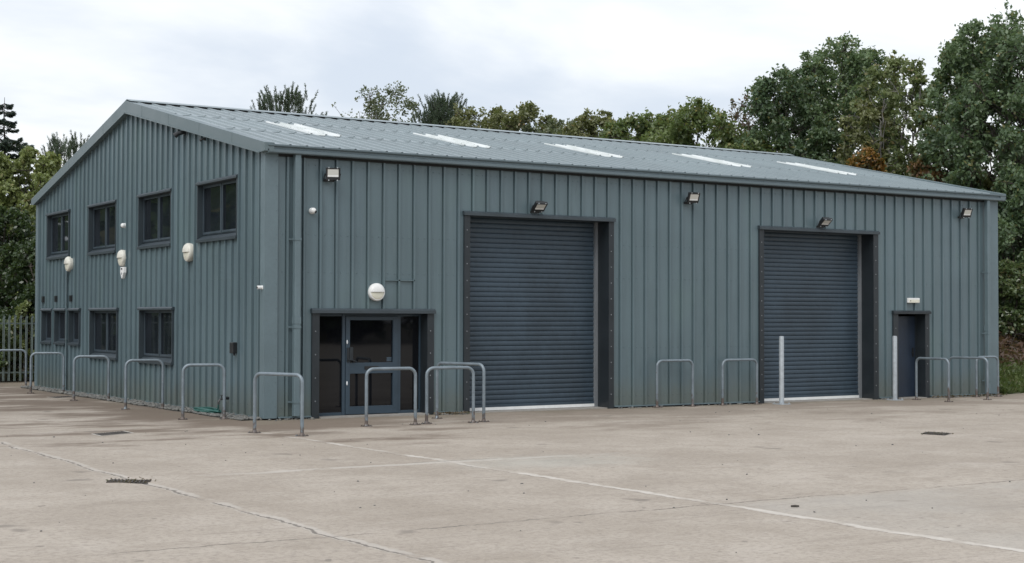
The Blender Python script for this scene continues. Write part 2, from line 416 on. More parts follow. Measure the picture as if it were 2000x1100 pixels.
# ------------------------------------------------------------------ terrain and yard
def sst(x): x = min(1, max(0, x)); return x*x*(3-2*x)
def footline(x): return .42 + .29*(x-21)
def bank(x, y):
    de = min(x-20.75, (y-footline(x))*.96) if x > 20.4 else -1
    dn = (y-20.6)*.75
    d = max(de, dn)
    cap = .5 + 2.9*sst((x-3)/12)
    h = cap*(1-math.exp(-max(0, d)*.85/cap)) if d > 0 else 0
    return h
def tz(x, y): return gz(min(max(x, -60), 60), min(max(y, -80), 60)) - .06 + bank(x, y)
def grid_axis(a, b, fine0, fine1, st):
    out = [a]; q = a
    v = list(np.arange(fine0, fine1+1e-6, st))
    left = [fine0-st*1.5**k for k in range(1, 16)]; right = [fine1+st*1.5**k for k in range(1, 16)]
    return sorted([a]+[q for q in left if q > a]+v+[q for q in right if q < b]+[b])
gxs = grid_axis(-420, 480, -12, 48, .6); gys = grid_axis(-420, 520, -4, 52, .6)
rng = random.Random(3)
V = [(x, y, tz(x, y) + (0 if bank(x, y) == 0 else rng.uniform(-.07, .07))) for y in gys for x in gxs]
nx = len(gxs)
F = [(j*nx+i, j*nx+i+1, (j+1)*nx+i+1, (j+1)*nx+i) for j in range(len(gys)-1) for i in range(nx-1)]
mb = MB(); mb.add(V, F); g_ = mb.build('ground', M['earth'], smooth=True, fix=False); g_['kind'] = 'structure'
# concrete yard: one slab sheet, L-shaped round the foot of the bank
mb = MB()
outl = [(-45, -62), (50, -62), (50, -10), (34, footline(34)-.12), (20.9, footline(20.9)-.12), (20.55, .9), (20.5, 19.6), (-45, 19.6)]
mb.v = [(x, y, gz(x, y)) for x, y in outl] + [(x, y, gz(x, y)-.05) for x, y in outl]
n = len(outl); mb.f = [tuple(range(n))] + [(i, (i+1) % n, n+(i+1) % n, n+i) for i in range(n)]
y_ = mb.build('concrete_yard', M['yard']); y_['kind'] = 'structure'

# ------------------------------------------------------------------ the warehouse
L, WD, H = 20.074, 15.517, 4.93
PITCH, HW, RR, RH = 1/3, .020, .003, .040
bld = thing('warehouse', (0, 0, 0), 'long grey-green profiled metal warehouse with pitched roof, two roller shutters and small upper windows', 'building')
def profile(phase, u0, u1, extra=(), RR=RR, RH=RH, SG=.022):
    k0 = int((u0-phase)/PITCH)-1; pts = []
    k = k0
    while phase+k*PITCH < u1+1:
        c = phase+k*PITCH
        if SG: pts += [(c-HW-RR-.017, 0), (c-HW-RR-.013, -SG), (c-HW-RR, -SG), (c-HW, RH), (c+HW, RH), (c+HW+RR, -SG), (c+HW+RR+.013, -SG), (c+HW+RR+.017, 0)]  # narrow grooves beside each rib, added so a dark shade line forms there
        else: pts += [(c-HW-RR, 0), (c-HW, RH), (c+HW, RH), (c+HW+RR, 0)]
        k += 1
    us = [p[0] for p in pts]; ds = [p[1] for p in pts]
    f = lambda u: float(np.interp(u, us, ds))
    brk = sorted(set([u0, u1] + [u for u in us if u0 < u < u1] + [e for e in extra if u0 < e < u1]))
    return brk, f
def cladding(name, mp, u0, u1, z0, z1, openings, phase, extra=(), screws=()):
    brk, f = profile(phase, u0, u1, [e for o in openings for e in o[:2]]+list(extra))
    mb = MB()
    for a, b in zip(brk[:-1], brk[1:]):
        if b-a < 1e-5: continue
        mid = (a+b)/2
        cuts = sorted([(o[2], o[3]) for o in openings if o[0] < mid < o[1]])
        za, zb = z0(a), z0(b); segs = []
        for lo, hi in cuts:
            if lo > za+.01: segs.append(((za, zb), (lo, lo)))
            za = zb = hi
        segs.append(((za, zb), (z1(a), z1(b))))
        e = 1e-6
        da, db = f(a), f(b)
        for (pa, pb), (qa, qb) in segs:
            mb.add([mp(a, da, pa), mp(b, db, pb), mp(b, db, qb), mp(a, da, qa)], [(0, 1, 2, 3)])
    # fixing screws in the troughs, along the sheeting rails
    for zr in screws:
        k = int((u0-phase)/PITCH)-1
        while phase+k*PITCH < u1:
            for du in (.10, .235):
                u = phase+k*PITCH+du
                if u0+.1 < u < u1-.1 and not any(o[0]-.1 < u < o[1]+.1 and o[2]-.1 < zr < o[3]+.1 for o in openings) and zr < z1(u)-.1:
                    vs = [mp(u+.009*math.cos(q*math.pi/3), .007, zr+.009*math.sin(q*math.pi/3)) for q in range(6)] + [mp(u+.012*math.cos(q*math.pi/3), .0, zr+.012*math.sin(q*math.pi/3)) for q in range(6)]
                    mb.add(vs, [(0,1,2,3,4,5)] + [(q, (q+1) % 6, 6+(q+1) % 6, 6+q) for q in range(6)])
            k += 1
    return mb.build(name, M['clad'], bld, fix=False)
ZT = lambda y: 4.93 + .2095*(y if y < WD/2 else WD-y) + .05
front_op = [(.95, 3.48, -1, 2.0), (4.24, 7.85, -1, 3.92), (12.03, 15.75, -1, 3.90), (16.34, 17.53, -1, 2.02)]
wins = [(1.31, 3.42, 3.375, 4.592), (4.95, 7.07, 3.375, 4.592), (8.67, 10.80, 3.365, 4.592), (12.47, 14.48, 3.365, 4.592),
        (4.82, 6.96, .86, 2.08), (8.53, 10.64, .87, 2.075), (11.50, 12.42, 1.145, 2.075), (12.70, 13.72, 1.145, 2.075), (13.96, 14.95, 1.145, 2.075)]
gable_op = [(a+.03, b-.03, c+.04, d-.03) for a, b, c, d in wins]
cladding('wall', lambda u, d, z: (u, -d, z), 0, L, lambda u: gz(u, 0)+.055, lambda u: 5.03, front_op, .08, screws=(.22, 1.25, 2.72, 3.42, 4.72))
cladding('wall', lambda u, d, z: (-d, u, z), 0, WD, lambda u: gz(0, u)+.045, ZT, gable_op, .267, extra=(WD/2,), screws=(.25, 1.6, 2.62, 3.1, 4.75, 5.6))
cladding('wall', lambda u, d, z: (L+d, u, z), 0, WD, lambda u: gz(L, u)+.03, ZT, [], .2, extra=(WD/2,))
cladding('wall', lambda u, d, z: (u, WD+d, z), 0, L, lambda u: gz(u, WD)+.03, lambda u: 5.03, [], .08)
# plinth behind the sheets
mb = MB(); t_ = .30
for x0, x1, y0, y1 in ((.03, .95, .03, t_), (3.48, 4.24, .03, t_), (7.85, 12.03, .03, t_), (15.75, 16.34, .03, t_), (17.53, L-.03, .03, t_), (.03, t_, t_, WD-.03), (L-t_, L-.03, t_, WD-.03), (t_, L-t_, WD-t_, WD-.03)):
    mb.box(x0, x1, y0, y1, -.3, .16)
mb.build('plinth', M['dark'], bld)
# drip flashing along the foot of the long wall
for x0, x1 in ((.23, .90), (3.53, 4.19), (7.90, 11.97), (15.81, 16.28), (17.60, 19.77)):
    mb = MB(); mb.prism([(0, 0), (1, 0), (1, 1), (0, 1)], 0, 1, lambda p, a: (x0+(x1-x0)*p[0], -.056+.05*a, gz(x0+(x1-x0)*p[0], 0)+.030+.026*p[1])); mb.build('base_flashing', M['flash'], bld)
mb = MB(); mb.prism([(0, 0), (1, 0), (1, 1), (0, 1)], 0, 1, lambda p, a: (-.05+.048*a, .24+(15.3-.24)*p[0], gz(0, .24+15.*p[0])+.022+.024*p[1])); mb.build('base_flashing', M['flash'], bld)
# corner flashings with their rivets
def corner(x, y, sx, sy, wx, wy, zt):
    mb = MB(); d = .047; t = .006
    g = gz(x, y)
    mb.prism([(x-sx*d, y-sy*d), (x+sx*wx, y-sy*d), (x+sx*wx, y-sy*(d-t)), (x-sx*(d-t), y-sy*(d-t)), (x-sx*(d-t), y+sy*wy), (x-sx*d, y+sy*wy)], g+.03, zt, lambda p, a: (p[0], p[1], a))
    # folded edges back to the sheet
    mb.box(x+sx*(wx-t), x+sx*wx, y-sy*(d-t), y, g+.03, zt); mb.box(x-sx*(d-t), x, y+sy*(wy-t), y+sy*wy, g+.03, zt)
    rv = mb; z = g+.25
    while z < zt-.1:
        for (cx, cy, ax) in ((x+sx*(wx-.03), y-sy*d, 1), (x-sx*d, y+sy*(wy-.03), 0)):
            if ax == 1: rv.lathe([(.011, 0), (.007, .007)], 6, lambda a, b, h, cx=cx, cy=cy, z=z: (cx+a, cy-sy*h, z+b))
            else: rv.lathe([(.011, 0), (.007, .007)], 6, lambda a, b, h, cx=cx, cy=cy, z=z: (cx-sx*h, cy+a, z+b))
        z += .45
    mb.build('corner_flashing', M['flash'], bld)
corner(0, 0, 1, 1, .21, .16, 4.92); corner(L, 0, -1, 1, .27, .22, 4.92); corner(0, WD, 1, -1, .22, .20, 4.92)

# roof ---------------------------------------------------------------
RP = lambda y: 5.065 + .2155*(y if y < WD/2 else WD-y)
root_roof = None
def roof_sheet(mb, side, ya, yb, off, x0, x1, lip=True):
    brk, f = profile(.08, x0, x1, RR=.012, RH=.032, SG=0)
    fy = (lambda y: y) if side == 0 else (lambda y: WD-y)
    for a, b in zip(brk[:-1], brk[1:]):
        da, db = f(a)+off, f(b)+off
        mb.add([(a, fy(ya), RP(ya)+da), (b, fy(ya), RP(ya)+db), (b, fy(yb), RP(yb)+db), (a, fy(yb), RP(yb)+da)], [(0, 1, 2, 3)])
        if lip: mb.add([(a, fy(ya), RP(ya)+da-.010), (b, fy(ya), RP(ya)+db-.010), (b, fy(ya), RP(ya)+db), (a, fy(ya), RP(ya)+da)], [(0, 1, 2, 3)])
mb = MB(); XA, XB = -.10, L+.12
SKY = [2.247, 5.913, 9.58, 13.247, 16.913]       # rib-aligned: two pitches wide
SKY = [.08+PITCH*round((s-.08)/PITCH) for s in (2.08, 5.80, 9.58, 13.36, 17.10)]
for side in (0, 1):
    roof_sheet(mb, side, -.13, 2.66, 0, XA, XB)
    roof_sheet(mb, side, 2.60, 5.12, .014, XA, XB)
    roof_sheet(mb, side, 5.05, WD/2, .028, XA, XB)
# screws on the ribs
for y in (6.2,):
    k = 0
    while .08+k*PITCH < XB:
        x = .08+k*PITCH; z = RP(y)+.032+(.0 if y < 2.6 else .014 if y < 5.1 else .028)
        mb.lathe([(.014, 0), (.008, .012)], 6, lambda a, b, h, x=x, y=y, z=z: (x+a, y+b, z+h)); k += 1
roof = mb.build('roof', M['roof'], bld, fix=False)
for s in SKY:
    mb = MB(); roof_sheet(mb, 0, 2.55, 4.85, .020, s-.03, s+2*PITCH+.03)
    for y in (2.7, 3.6, 4.5):
        for k in (0, 1, 2):
            z = RP(y)+.032+.02
            mb.lathe([(.016, 0), (.012, .014)], 6, lambda a, b, h, x=s+k*PITCH, y=y, z=z: (x+a, y+b, z+h))
    mb.build('skylight', M['grp'], roof, fix=False)
mb = MB(); e = .30; zc = RP(WD/2)+.028+.032+.012
mb.prism([(WD/2-e, zc-e*.2155), (WD/2, zc), (WD/2+e, zc-e*.2155), (WD/2+e, zc-e*.2155+.008), (WD/2+.02, zc+.016), (WD/2-.02, zc+.016), (WD/2-e, zc-e*.2155+.008)], XA, XB, lambda p, a: (a, p[0], p[1]))
rc = mb.build('ridge_cap', M['roof'], roof)
for s in (-1, 1):
    mb = MB(); brk, f = profile(.08, XA+.1, XB-.1, RR=.012, RH=.032, SG=0)
    y = WD/2+s*(e-.025)
    for a, b in zip(brk[:-1], brk[1:]):
        mb.add([(a, y, RP(y)+f(a)+.0285), (b, y, RP(y)+f(b)+.0285), (b, y, zc-(e-.025)*.2155-.001), (a, y, zc-(e-.025)*.2155-.001)], [(0, 1, 2, 3)])
    mb.build('ridge_filler', M['dark'], rc, fix=False)
def verge(x0, x1):
    mb = MB()
    zt = lambda y: 5.112+.2160*y
    zb = lambda y: 4.895+.2085*y
    m = WD/2; o = .215
    P = [(-o, zt(-o)-.0), (m, zt(m)), (WD+o, zt(-o)), (WD+o, zt(-o)-.15), (WD+.02, zb(0)), (m, zb(m)), (-.02, zb(0)), (-o, zt(-o)-.16)]
    mb.prism(P, x0, x1, lambda p, a: (a, p[0], p[1]))
    # lower stiffening fold
    return mb, zt, zb
mb, zt, zb = verge(-.135, .06)
vg = mb.build('verge_flashing', M['verge'], bld, bevel=.006)
mb = MB(); m = WD/2
for ya, yb in ((.02, m-.01), (m+.01, WD-.02)):
    q = lambda y: zb(y if y < m else WD-y)
    mb.prism([(ya, q(ya)-.012), (yb, q(yb)-.012), (yb, q(yb)+.018), (ya, q(ya)+.018)], -.150, -.128, lambda p, a: (a, p[0], p[1]))
for y in (1.35, 3.1, 4.9, 6.6, 9.4, 12.2):        # lap joints in the flashing
    yy = y if y < m else WD-y
    mb.box(-.138, -.10, y-.004, y+.004, zb(yy)+.02, zt(yy)-.004)
mb.build('flashing_edge', M['verge'], vg)
mb, _, _ = verge(L-.05, L+.16); mb.build('verge_flashing', M['verge'], bld, bevel=.006)
# gutter: stepped pressed-metal box with end caps and joint straps
mb = MB()
gp = [(-.045, 4.885), (-.195, 4.880), (-.212, 4.897), (-.212, 4.945), (-.190, 4.962), (-.190, 4.985), (-.232, 5.010), (-.232, 5.038), (-.215, 5.040), (-.200, 5.015), (-.045, 5.015)]
mb.prism(gp, -.045, 20.20, lambda p, a: (a, p[0], p[1]))
gut = mb.build('gutter', M['gutter'], bld)
for x in (3.0, 6.0, 9.0, 12.0, 15.0, 18.0):
    mb = MB(); mb.prism([(p[0]-.004 if p[0] < -.1 else p[0], p[1]-(.004 if p[1] < 4.9 else -.003)) for p in gp], x-.04, x+.04, lambda p, a: (a, p[0], p[1])); mb.build('gutter_strap', M['gutter'], gut)
mb = MB(); mb.prism([(p[0]-.003 if p[0] < -.1 else p[0], p[1]-(.003 if p[1] < 4.9 else -.003)) for p in gp], -.062, -.044, lambda p, a: (a, p[0], p[1])); mb.build('gutter_end', M['flash'], gut)
mb = MB(); mb.prism([(p[0]-.003 if p[0] < -.1 else p[0], p[1]-(.003 if p[1] < 4.9 else -.003)) for p in gp], 20.199, 20.215, lambda p, a: (a, p[0], p[1])); mb.build('gutter_end', M['flash'], gut)
mb = MB(); mb.box(.02, L-.02, -.046, -.036, 4.84, 4.884); mb.build('eaves_strip', M['dark'], bld)  # thin dark strip along the wall top just below the gutter
def downpipe(x0, x1, zs):
    mb = MB(); mb.box(x0, x1, -.170, -.055, gz(x0, 0)+.06, 4.884); o = mb.build('downpipe', M['flash'], bld, bevel=.012)
    for z in zs:
        mb = MB(); mb.box(x0-.008, x1+.008, -.178, -.050, z-.02, z+.02); mb.box(x0-.075, x0-.0085, -.060, -.034, z-.012, z+.012); mb.build('pipe_bracket', M['flash'], o)
    mb = MB(); mb.box(x0-.006, x1+.006, -.176, -.051, zs[1]+.06, zs[1]+.19); mb.build('pipe_collar', M['flash'], o)
downpipe(.500, .618, (3.32, 1.70, .32)); downpipe(19.575, 19.685, (3.05, 1.50, .30))

# windows in the gable -------------------------------------------------
def window(a, b, c, d, lights):
    t = .032; dep = .13
    mb = MB(); mb.ring(lambda p, q: (q, p[0], p[1]), a, b, c+.01, d-.05, t, .012, .012, -.046, dep)
    w = mb.build('window', M['wtrim'], bld, bevel=.004); w['label'] = 'window recessed in dark metal trim'
    mb = MB(); mb.prism([(-.075, d-.055), (dep, d-.055), (dep, d), (-.045, d+.012), (-.075, d-.02)], a-.03, b+.03, lambda p, q: (p[0], q, p[1])); mb.build('lintel_flashing', M['wtrim'], w)
    sh = .15 if lights > 1 else .11
    mb = MB(); mb.prism([(-.070, c), (-.070, c+.055), (dep-.03, c+sh), (dep, c+sh), (dep, c)], a+.002, b-.002, lambda p, q: (p[0], q, p[1])); mb.build('sill', M['wtrim'], w)
    fa, fb, fc, fd = a+t, b-t, c+sh, d-.055; f = .05; x0, x1 = dep-.055, dep+.02
    mb = MB()
    if lights == 1: cells = [(fa, fb)]
    else: cells = [(fa, (fa+fb)/2), ((fa+fb)/2, fb)]
    for (p, q) in cells:
        F_ = lambda u, w_: (w_, u[0], u[1])
        mb.ring(F_, p, q, fc, fd, f, f, f, x0, x1)
        if lights == 2: mb.ring(F_, p+.018, q-.018, fc+.018, fd-.018, f-.006, f-.006, f-.006, x0-.012, x0-.0005)
    mb.build('window_frame', M['wframe'], w)
    for (p, q) in cells:
        mb = MB(); mb.box(x0+.022, x0+.040, p+f-.004, q-f+.004, fc+f-.004, fd-f+.004); mb.build('window_pane', M['glass'], w)
    return w
for i, (a, b, c, d) in enumerate(wins): window(a, b, c, d, 1 if i > 5 else 2)

# surrounds of the long wall's openings --------------------------------
def screws_on(mb, x, z0, z1, n, y):
    for k in range(n):
        z = z0+(z1-z0)*(k+.5)/n
        mb.lathe([(.014, 0), (.010, .008)], 8, lambda a, b, h, z=z: (x+a, y-h, z+b))
def surround(parent, x0, x1, zt, wl, wr, dep, mat, nscr, lint=.075):
    mb = MB(); g0, g1 = gz(x0, 0)-.02, gz(x1, 0)-.02
    mb.box(x0, x0+wl, -.044, dep, g0, zt-lint); mb.build('jamb', M['trim'], parent, bevel=.004)
    mb = MB(); mb.box(x1-wr, x1, -.044, dep, g1, zt-lint); mb.build('jamb', M['trim'], parent, bevel=.004)
    mb = MB(); mb.prism([(-.085, zt-lint), (dep, zt-lint), (dep, zt+.005), (-.046, zt+.012), (-.085, zt-.022)], x0-.02, x1+.02, lambda p, q: (q, p[0], p[1])); mb.build('lintel_flashing', mat, parent)
    mb = MB(); screws_on(mb, x0+wl*.45, .1, zt-.2, nscr, -.044); screws_on(mb, x1-wr*.55, .1, zt-.2, nscr, -.044); mb.build('fixing_screws', M['rail'], parent)
def shutter(x0, x1, zt, wl, wr, gap):
    dep = .42; xa, xb = x0+wl, x1-wr-.012
    mb = MB(); z = gz(x0, 0)+.12; top = zt-.02
    prof = [(.0, .012), (.005, -.001), (.016, -.008), (.034, -.012), (.052, -.013), (.070, -.012), (.087, -.008), (.095, .0), (.0985, .012)]
    pts = []
    while z < top:
        for h, o in prof: pts.append((dep+o, z+h))
        z += .1
    for (p, q) in zip(pts[:-1], pts[1:]):
        mb.add([(xa, p[0], p[1]), (xb, p[0], p[1]), (xb, q[0], q[1]), (xa, q[0], q[1])], [(0, 1, 2, 3)])
    s = mb.build('roller_shutter', M['shutter'], bld, fix=False); s['label'] = 'dark blue-grey slatted roller shutter, closed'
    mb = MB(); mb.box(xa-.03, xa+.03, dep-.06, dep+.05, gz(x0,0)-.01, top); mb.build('guide_rail', M['rail'], s)
    mb = MB(); mb.box(xb-.055, xb+.012, dep-.07, dep+.05, gz(x1,0)-.01, top); mb.build('guide_rail', M['rail'], s)
    g = gz(x0, 0)
    mb = MB(); mb.box(xa+.03, xb-.056, dep-.030, dep+.03, g+.075, g+.13); mb.build('bottom_rail', M['shutter'], s)
    mb = MB(); mb.box(xa+.03, xb-.056, dep-.036, dep+.034, g+.012, g+.074); mb.build('bottom_bar', M['whitebar'], s)
    surround(s, x0, x1, zt, wl, wr, dep, M['lintel'], 11)
    mb = MB(); mb.box(x0+wl, x1-wr, .005, dep+.05, gz(x1, 0)-.1, max(gz(x0, 0), gz(x1, 0))+.006); mb.build('threshold', M['conc'], s)
    mb = MB(); mb.box(x0+wl, x1-wr, dep+.06, dep+.09, -.2, zt); mb.build('shutter_backing', M['dark'], s)
    return s
shutter(4.200, 7.884, 3.985, .135, .135, 0); shutter(11.985, 15.79, 3.965, .135, .165, 0)

# entrance: glazed door with two side lights
D = .26
mb = MB(); g0 = gz(2, 0)
for x0, x1 in ((1.065, 1.095), (1.665, 1.728), (2.862, 2.922), (3.335, 3.366)): mb.box(x0, x1, D-.03, D+.05, g0, 1.945)
for x0, x1 in ((1.095, 1.665), (2.922, 3.335)):
    mb.box(x0, x1, D-.02, D+.05, g0, .075); mb.box(x0, x1, D-.02, D+.05, 1.90, 1.945)
mb.box(1.728, 2.862, D-.02, D+.05, 1.905, 1.945)
ent = mb.build('entrance_door', M['dframe'], bld, bevel=.004); ent['label'] = 'glazed entrance door with blue-grey frame and a dark side light each side'
mb = MB()
mb.box(1.733, 1.822, D-.045, D+.02, .03, 1.90); mb.box(2.748, 2.857, D-.045, D+.02, .03, 1.90)
mb.box(1.822, 2.748, D-.045, D+.02, .03, .180); mb.box(1.822, 2.748, D-.045, D+.02, .805, 1.012); mb.box(1.822, 2.748, D-.045, D+.02, 1.825, 1.90)
mb.build('door_leaf', M['dframe'], ent, bevel=.004)
for x0, x1, z0, z1 in ((1.095, 1.665, .075, 1.90), (2.922, 3.335, .075, 1.90), (1.82, 2.75, .178, .807), (1.82, 2.75, 1.010, 1.827)):
    mb = MB(); mb.box(x0-.002, x1+.002, D+.0, D+.018, z0-.002, z1+.002); mb.build('glass_pane', M['dglass'], ent)
mb = MB(); mb.box(1.752, 1.80, D-.063, D-.045, 1.03, 1.30); mb.box(1.80, 1.875, D-.075, D-.045, 1.06, 1.31)
mb.tube([(1.775, D-.045, 1.07), (1.775, D-.09, 1.07), (1.84, D-.10, 1.066), (1.93, D-.095, 1.04), (1.96, D-.09, 1.015)], .011, 8); mb.build('door_handle', M['trim'], ent, bevel=.004)
mb = MB(); mb.box(2.13, 2.43, D-.054, D-.045, .875, .945); mb.build('letter_plate', M['black'], ent, bevel=.003)
for z in (1.41, .625):
    mb = MB(); mb.lathe([(.020, 0), (.020, .012), (.012, .016)], 12, lambda a, b, h, z=z: (1.757+a*.75, D-.045-h, z+b*2.0)); mb.build('lock_cover', M['silver'], ent)
mb = MB(); mb.box(2.63, 2.735, D-.004, D-.001, 1.03, 1.11); mb.build('door_sticker', M['shutter'], ent)
mb = MB(); mb.box(1.065, 3.367, -.12, D+.05, -.1, gz(1, 0)+.022); mb.build('threshold', M['conc'], ent)
surround(ent, .912, 3.515, 2.035, .150, .148, D, M['lintel'], 4, .08)
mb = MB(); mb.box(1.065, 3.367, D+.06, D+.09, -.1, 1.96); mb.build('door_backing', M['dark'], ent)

# fire door
mb = MB(); g0 = gz(17, 0); mb.box(16.50, 17.375, D, D+.05, g0+.02, 1.93); fd = mb.build('fire_door', M['navy'], bld, bevel=.004); fd['label'] = 'plain navy steel fire door'
mb = MB(); mb.box(16.47, 16.50, D-.02, D+.05, g0, 1.95); mb.box(17.375, 17.41, D-.02, D+.05, g0, 1.95); mb.build('door_frame', M['trim'], fd)
mb = MB(); mb.box(17.27, 17.315, D-.018, D, .93, 1.15); mb.tube([(17.292, D-.018, 1.03), (17.292, D-.055, 1.03), (17.18, D-.055, 1.03)], .010, 8); mb.build('door_handle', M['black'], fd)
mb = MB(); mb.box(16.47, 17.40, -.1, D+.02, g0-.1, g0+.018); mb.build('threshold', M['conc'], fd)
surround(fd, 16.30, 17.565, 2.055, .165, .150, D+.05, M['trim'], 4, .07)
# small vents above the toilet windows
for y in (12.29, 13.63, 14.855):
    mb = MB(); mb.box(-.045, .02, y-.07, y+.07, 2.255, 2.41)
    for k in range(5): mb.box(-.055, -.045, y-.065, y+.065, 2.27+k*.028, 2.283+k*.028)
    mb.build('wall_vent', M['black'], bld)
# sheet patch over the entrance
mb = MB(); mb.box(2.43, 3.09, -.040, -.001, 2.585, 2.605); mb.box(2.43, 2.436, -.038, -.001, 2.04, 2.60); mb.box(3.084, 3.09, -.038, -.001, 2.04, 2.60)
mb.build('wall_patch', M['clad'], bld)

# ------------------------------------------------------------------ fittings on the walls
def floodlight(x, z, tilt, turn, label):
    t = thing('floodlight', (x, -.04, z), label, 'floodlight', 'floodlights along the long wall')
    m3 = Matrix.Rotation(R(turn), 3, 'Z') @ Matrix.Rotation(R(tilt), 3, 'X')
    c = Vector((x, -.22, z))
    P = lambda a, b, h: c + m3 @ Vector((a, b, h))
    mb = MB(); fn = lambda p, a: P(p[0], a, p[1])
    mb.prism([(-.135, -.115), (.135, -.115), (.135, .115), (-.135, .115)], -.035, .025, fn)
    mb.prism([(-.10, -.085), (.10, -.085), (.10, .085), (-.10, .085)], .025, .065, fn)
    for k in range(6):                                                   # cooling fins
        a = -.085+k*.034; mb.prism([(a-.004, -.08), (a+.004, -.08), (a+.004, .08), (a-.004, .08)], .065, .085, fn)
    mb.build('housing', M['black'], t, bevel=.004)
    mb = MB(); mb.prism([(-.100, -.055), (.100, -.055), (.100, .085), (-.100, .085)], -.0385, -.0345, fn)
    ln = mb.build('lens', M['lens'], t)
    mb = MB(); mb.prism([(-.100, -.055), (.100, -.055), (.100, -.022), (-.100, -.022)], -.0405, -.0386, fn); mb.build('reflector', M['whitem'], ln)
    mb = MB()
    for sx in (-1, 1):
        for sz in (-1, 1): mb.lathe([(.013, 0), (.013, .012)], 8, lambda a, b, h, sx=sx, sz=sz: P(sx*.08+a, -.036-h, sz*.117+b))
    mb.build('clip', M['galvl'], t)
    mb = MB(); mb.box(x-.11, x+.11, -.052, -.034, z-.135, z-.085)
    for sx in (-1, 1):
        q = P(sx*.142, .02, 0)
        mb.tube([(x+sx*.10, -.05, z-.11), (q.x, q.y+.06, q.z-.09), (q.x, q.y, q.z)], .011, 6)
    mb.build('bracket', M['black'], t)
floodlight(1.235, 4.555, 8, -22, 'black floodlight high by the left downpipe, facing straight out')
floodlight(5.87, 4.145, 50, -4, 'black floodlight just above the left wider roller shutter, tipped steeply down')
floodlight(9.90, 4.505, 24, -10, 'black floodlight under the gutter between the two roller shutters')
floodlight(13.86, 4.118, 52, -4, 'black floodlight just above the right roller shutter, tipped steeply down')
floodlight(18.73, 4.525, 24, -10, 'black floodlight high above the right corner, past the fire door')

def bulkhead(p, nrm, rad, label, mat):
    t = thing('bulkhead_light', p, label, 'wall light', 'round bulkhead lights')
    n = Vector(nrm); u = Vector((0, 0, 1)).cross(n); p = Vector(p)
    fn = lambda a, b, h: p + u*a + Vector((0, 0, 1))*b + n*h
    mb = MB(); mb.lathe([(rad*.96, -.035), (rad, .01), (rad, .055), (rad*.93, .075), (rad*.90, .078)], 32, fn); mb.build('base', mat, t, smooth=True)
    # hooded upper half and cream plastic lower diffuser
    def half(sgn, r, h0, bulge, start):
        mb = MB(); rings = []
        for k in range(6):
            q = k/5*math.pi/2; rr, hh = r*math.cos(q*.92), h0+bulge*math.sin(q)
            rings.append([fn(rr*math.cos(a), sgn*max(start, 0)+sgn*rr*abs(math.sin(a))*(1-start/r), hh) for a in [math.pi*j/16 for j in range(17)]])
        for r0, r1 in zip(rings[:-1], rings[1:]):
            o = len(mb.v); mb.v += [tuple(v) for v in r0+r1]
            for j in range(16): mb.f.append((o+j, o+j+1, o+17+j+1, o+17+j))
        # flat closing face along the split
        last = rings[-1]; mb.add([tuple(v) for v in last], [tuple(range(17))])
        mb.add([tuple(rr_[0]) for rr_ in rings]+[tuple(rr_[-1]) for rr_ in rings[::-1]], [tuple(range(12))])
        return mb
    half(1, rad*.92, .07, .060, .004).build('hood', mat, t, smooth=True)
    half(-1, rad*.84, .07, .030, .006).build('diffuser', M['creaml'], t, smooth=True)
bulkhead((2.235, -.036, 2.362), (0, -1, 0), .170, 'round white half-hooded bulkhead light above the glazed entrance', M['whitem'])
bulkhead((-.036, 3.83, 3.20), (-1, 0, 0), .190, 'aged white bulkhead light on the gable, nearest the corner', M['cream'])
bulkhead((-.036, 8.10, 3.22), (-1, 0, 0), .190, 'aged white bulkhead light right above the pointed alarm box', M['cream'])
bulkhead((-.036, 12.36, 3.205), (-1, 0, 0), .190, 'aged white bulkhead light at the far end of the gable with a conduit below', M['cream'])

def camera_dome(p, nrm, look, label):
    t = thing('security_camera', p, label, 'security camera', 'white wall cameras')
    n = Vector(nrm); u = Vector((0, 0, 1)).cross(n); p = Vector(p); fn = lambda a, b, h: p + u*a + Vector((0, 0, 1))*b + n*h
    mb = MB(); mb.lathe([(.058, -.03), (.060, .02), (.058, .040), (.050, .046)], 20, fn); mb.build('base', M['whitem'], t, smooth=True)
    c = p+n*.075; mb = MB(); rings = [(.058*math.sin(math.pi*k/9), -.058*math.cos(math.pi*k/9)) for k in range(1, 9)]
    mb.lathe(rings, 18, lambda a, b, h: c + Vector((a, b, h))); mb.build('eyeball', M['whitem'], t, smooth=True)
    d = Vector(look).normalized(); a1 = d.orthogonal().normalized(); a2 = d.cross(a1)
    mb = MB(); mb.lathe([(.026, .050), (.026, .062), (.018, .062)], 14, lambda a, b, h: c + a1*a + a2*b + d*h); mb.build('camera_lens', M['black'], t)
camera_dome((.905, 0, 3.862), (0, -1, 0), (.55, -.75, -.4), 'small white eyeball camera below the left floodlight beside the downpipe')
camera_dome((0, 8.01, 3.96), (-1, 0, 0), (-.6, .5, -.65), 'small white eyeball camera between the two middle upper windows')
t = thing('security_camera', (-.045, .06, 2.43), 'tiny white bullet camera on the corner flashing at mid height', 'security camera', 'white wall cameras')
mb = MB(); mb.box(-.055, -.038, .02, .11, 2.39, 2.46); mb.tube([(-.05, .065, 2.425), (-.14, .065, 2.425)], .034, 12); mb.build('housing', M['whitem'], t, bevel=.003)
mb = MB(); mb.tube([(-.1405, .065, 2.420), (-.146, .065, 2.418)], .024, 12); mb.build('camera_lens', M['black'], t)

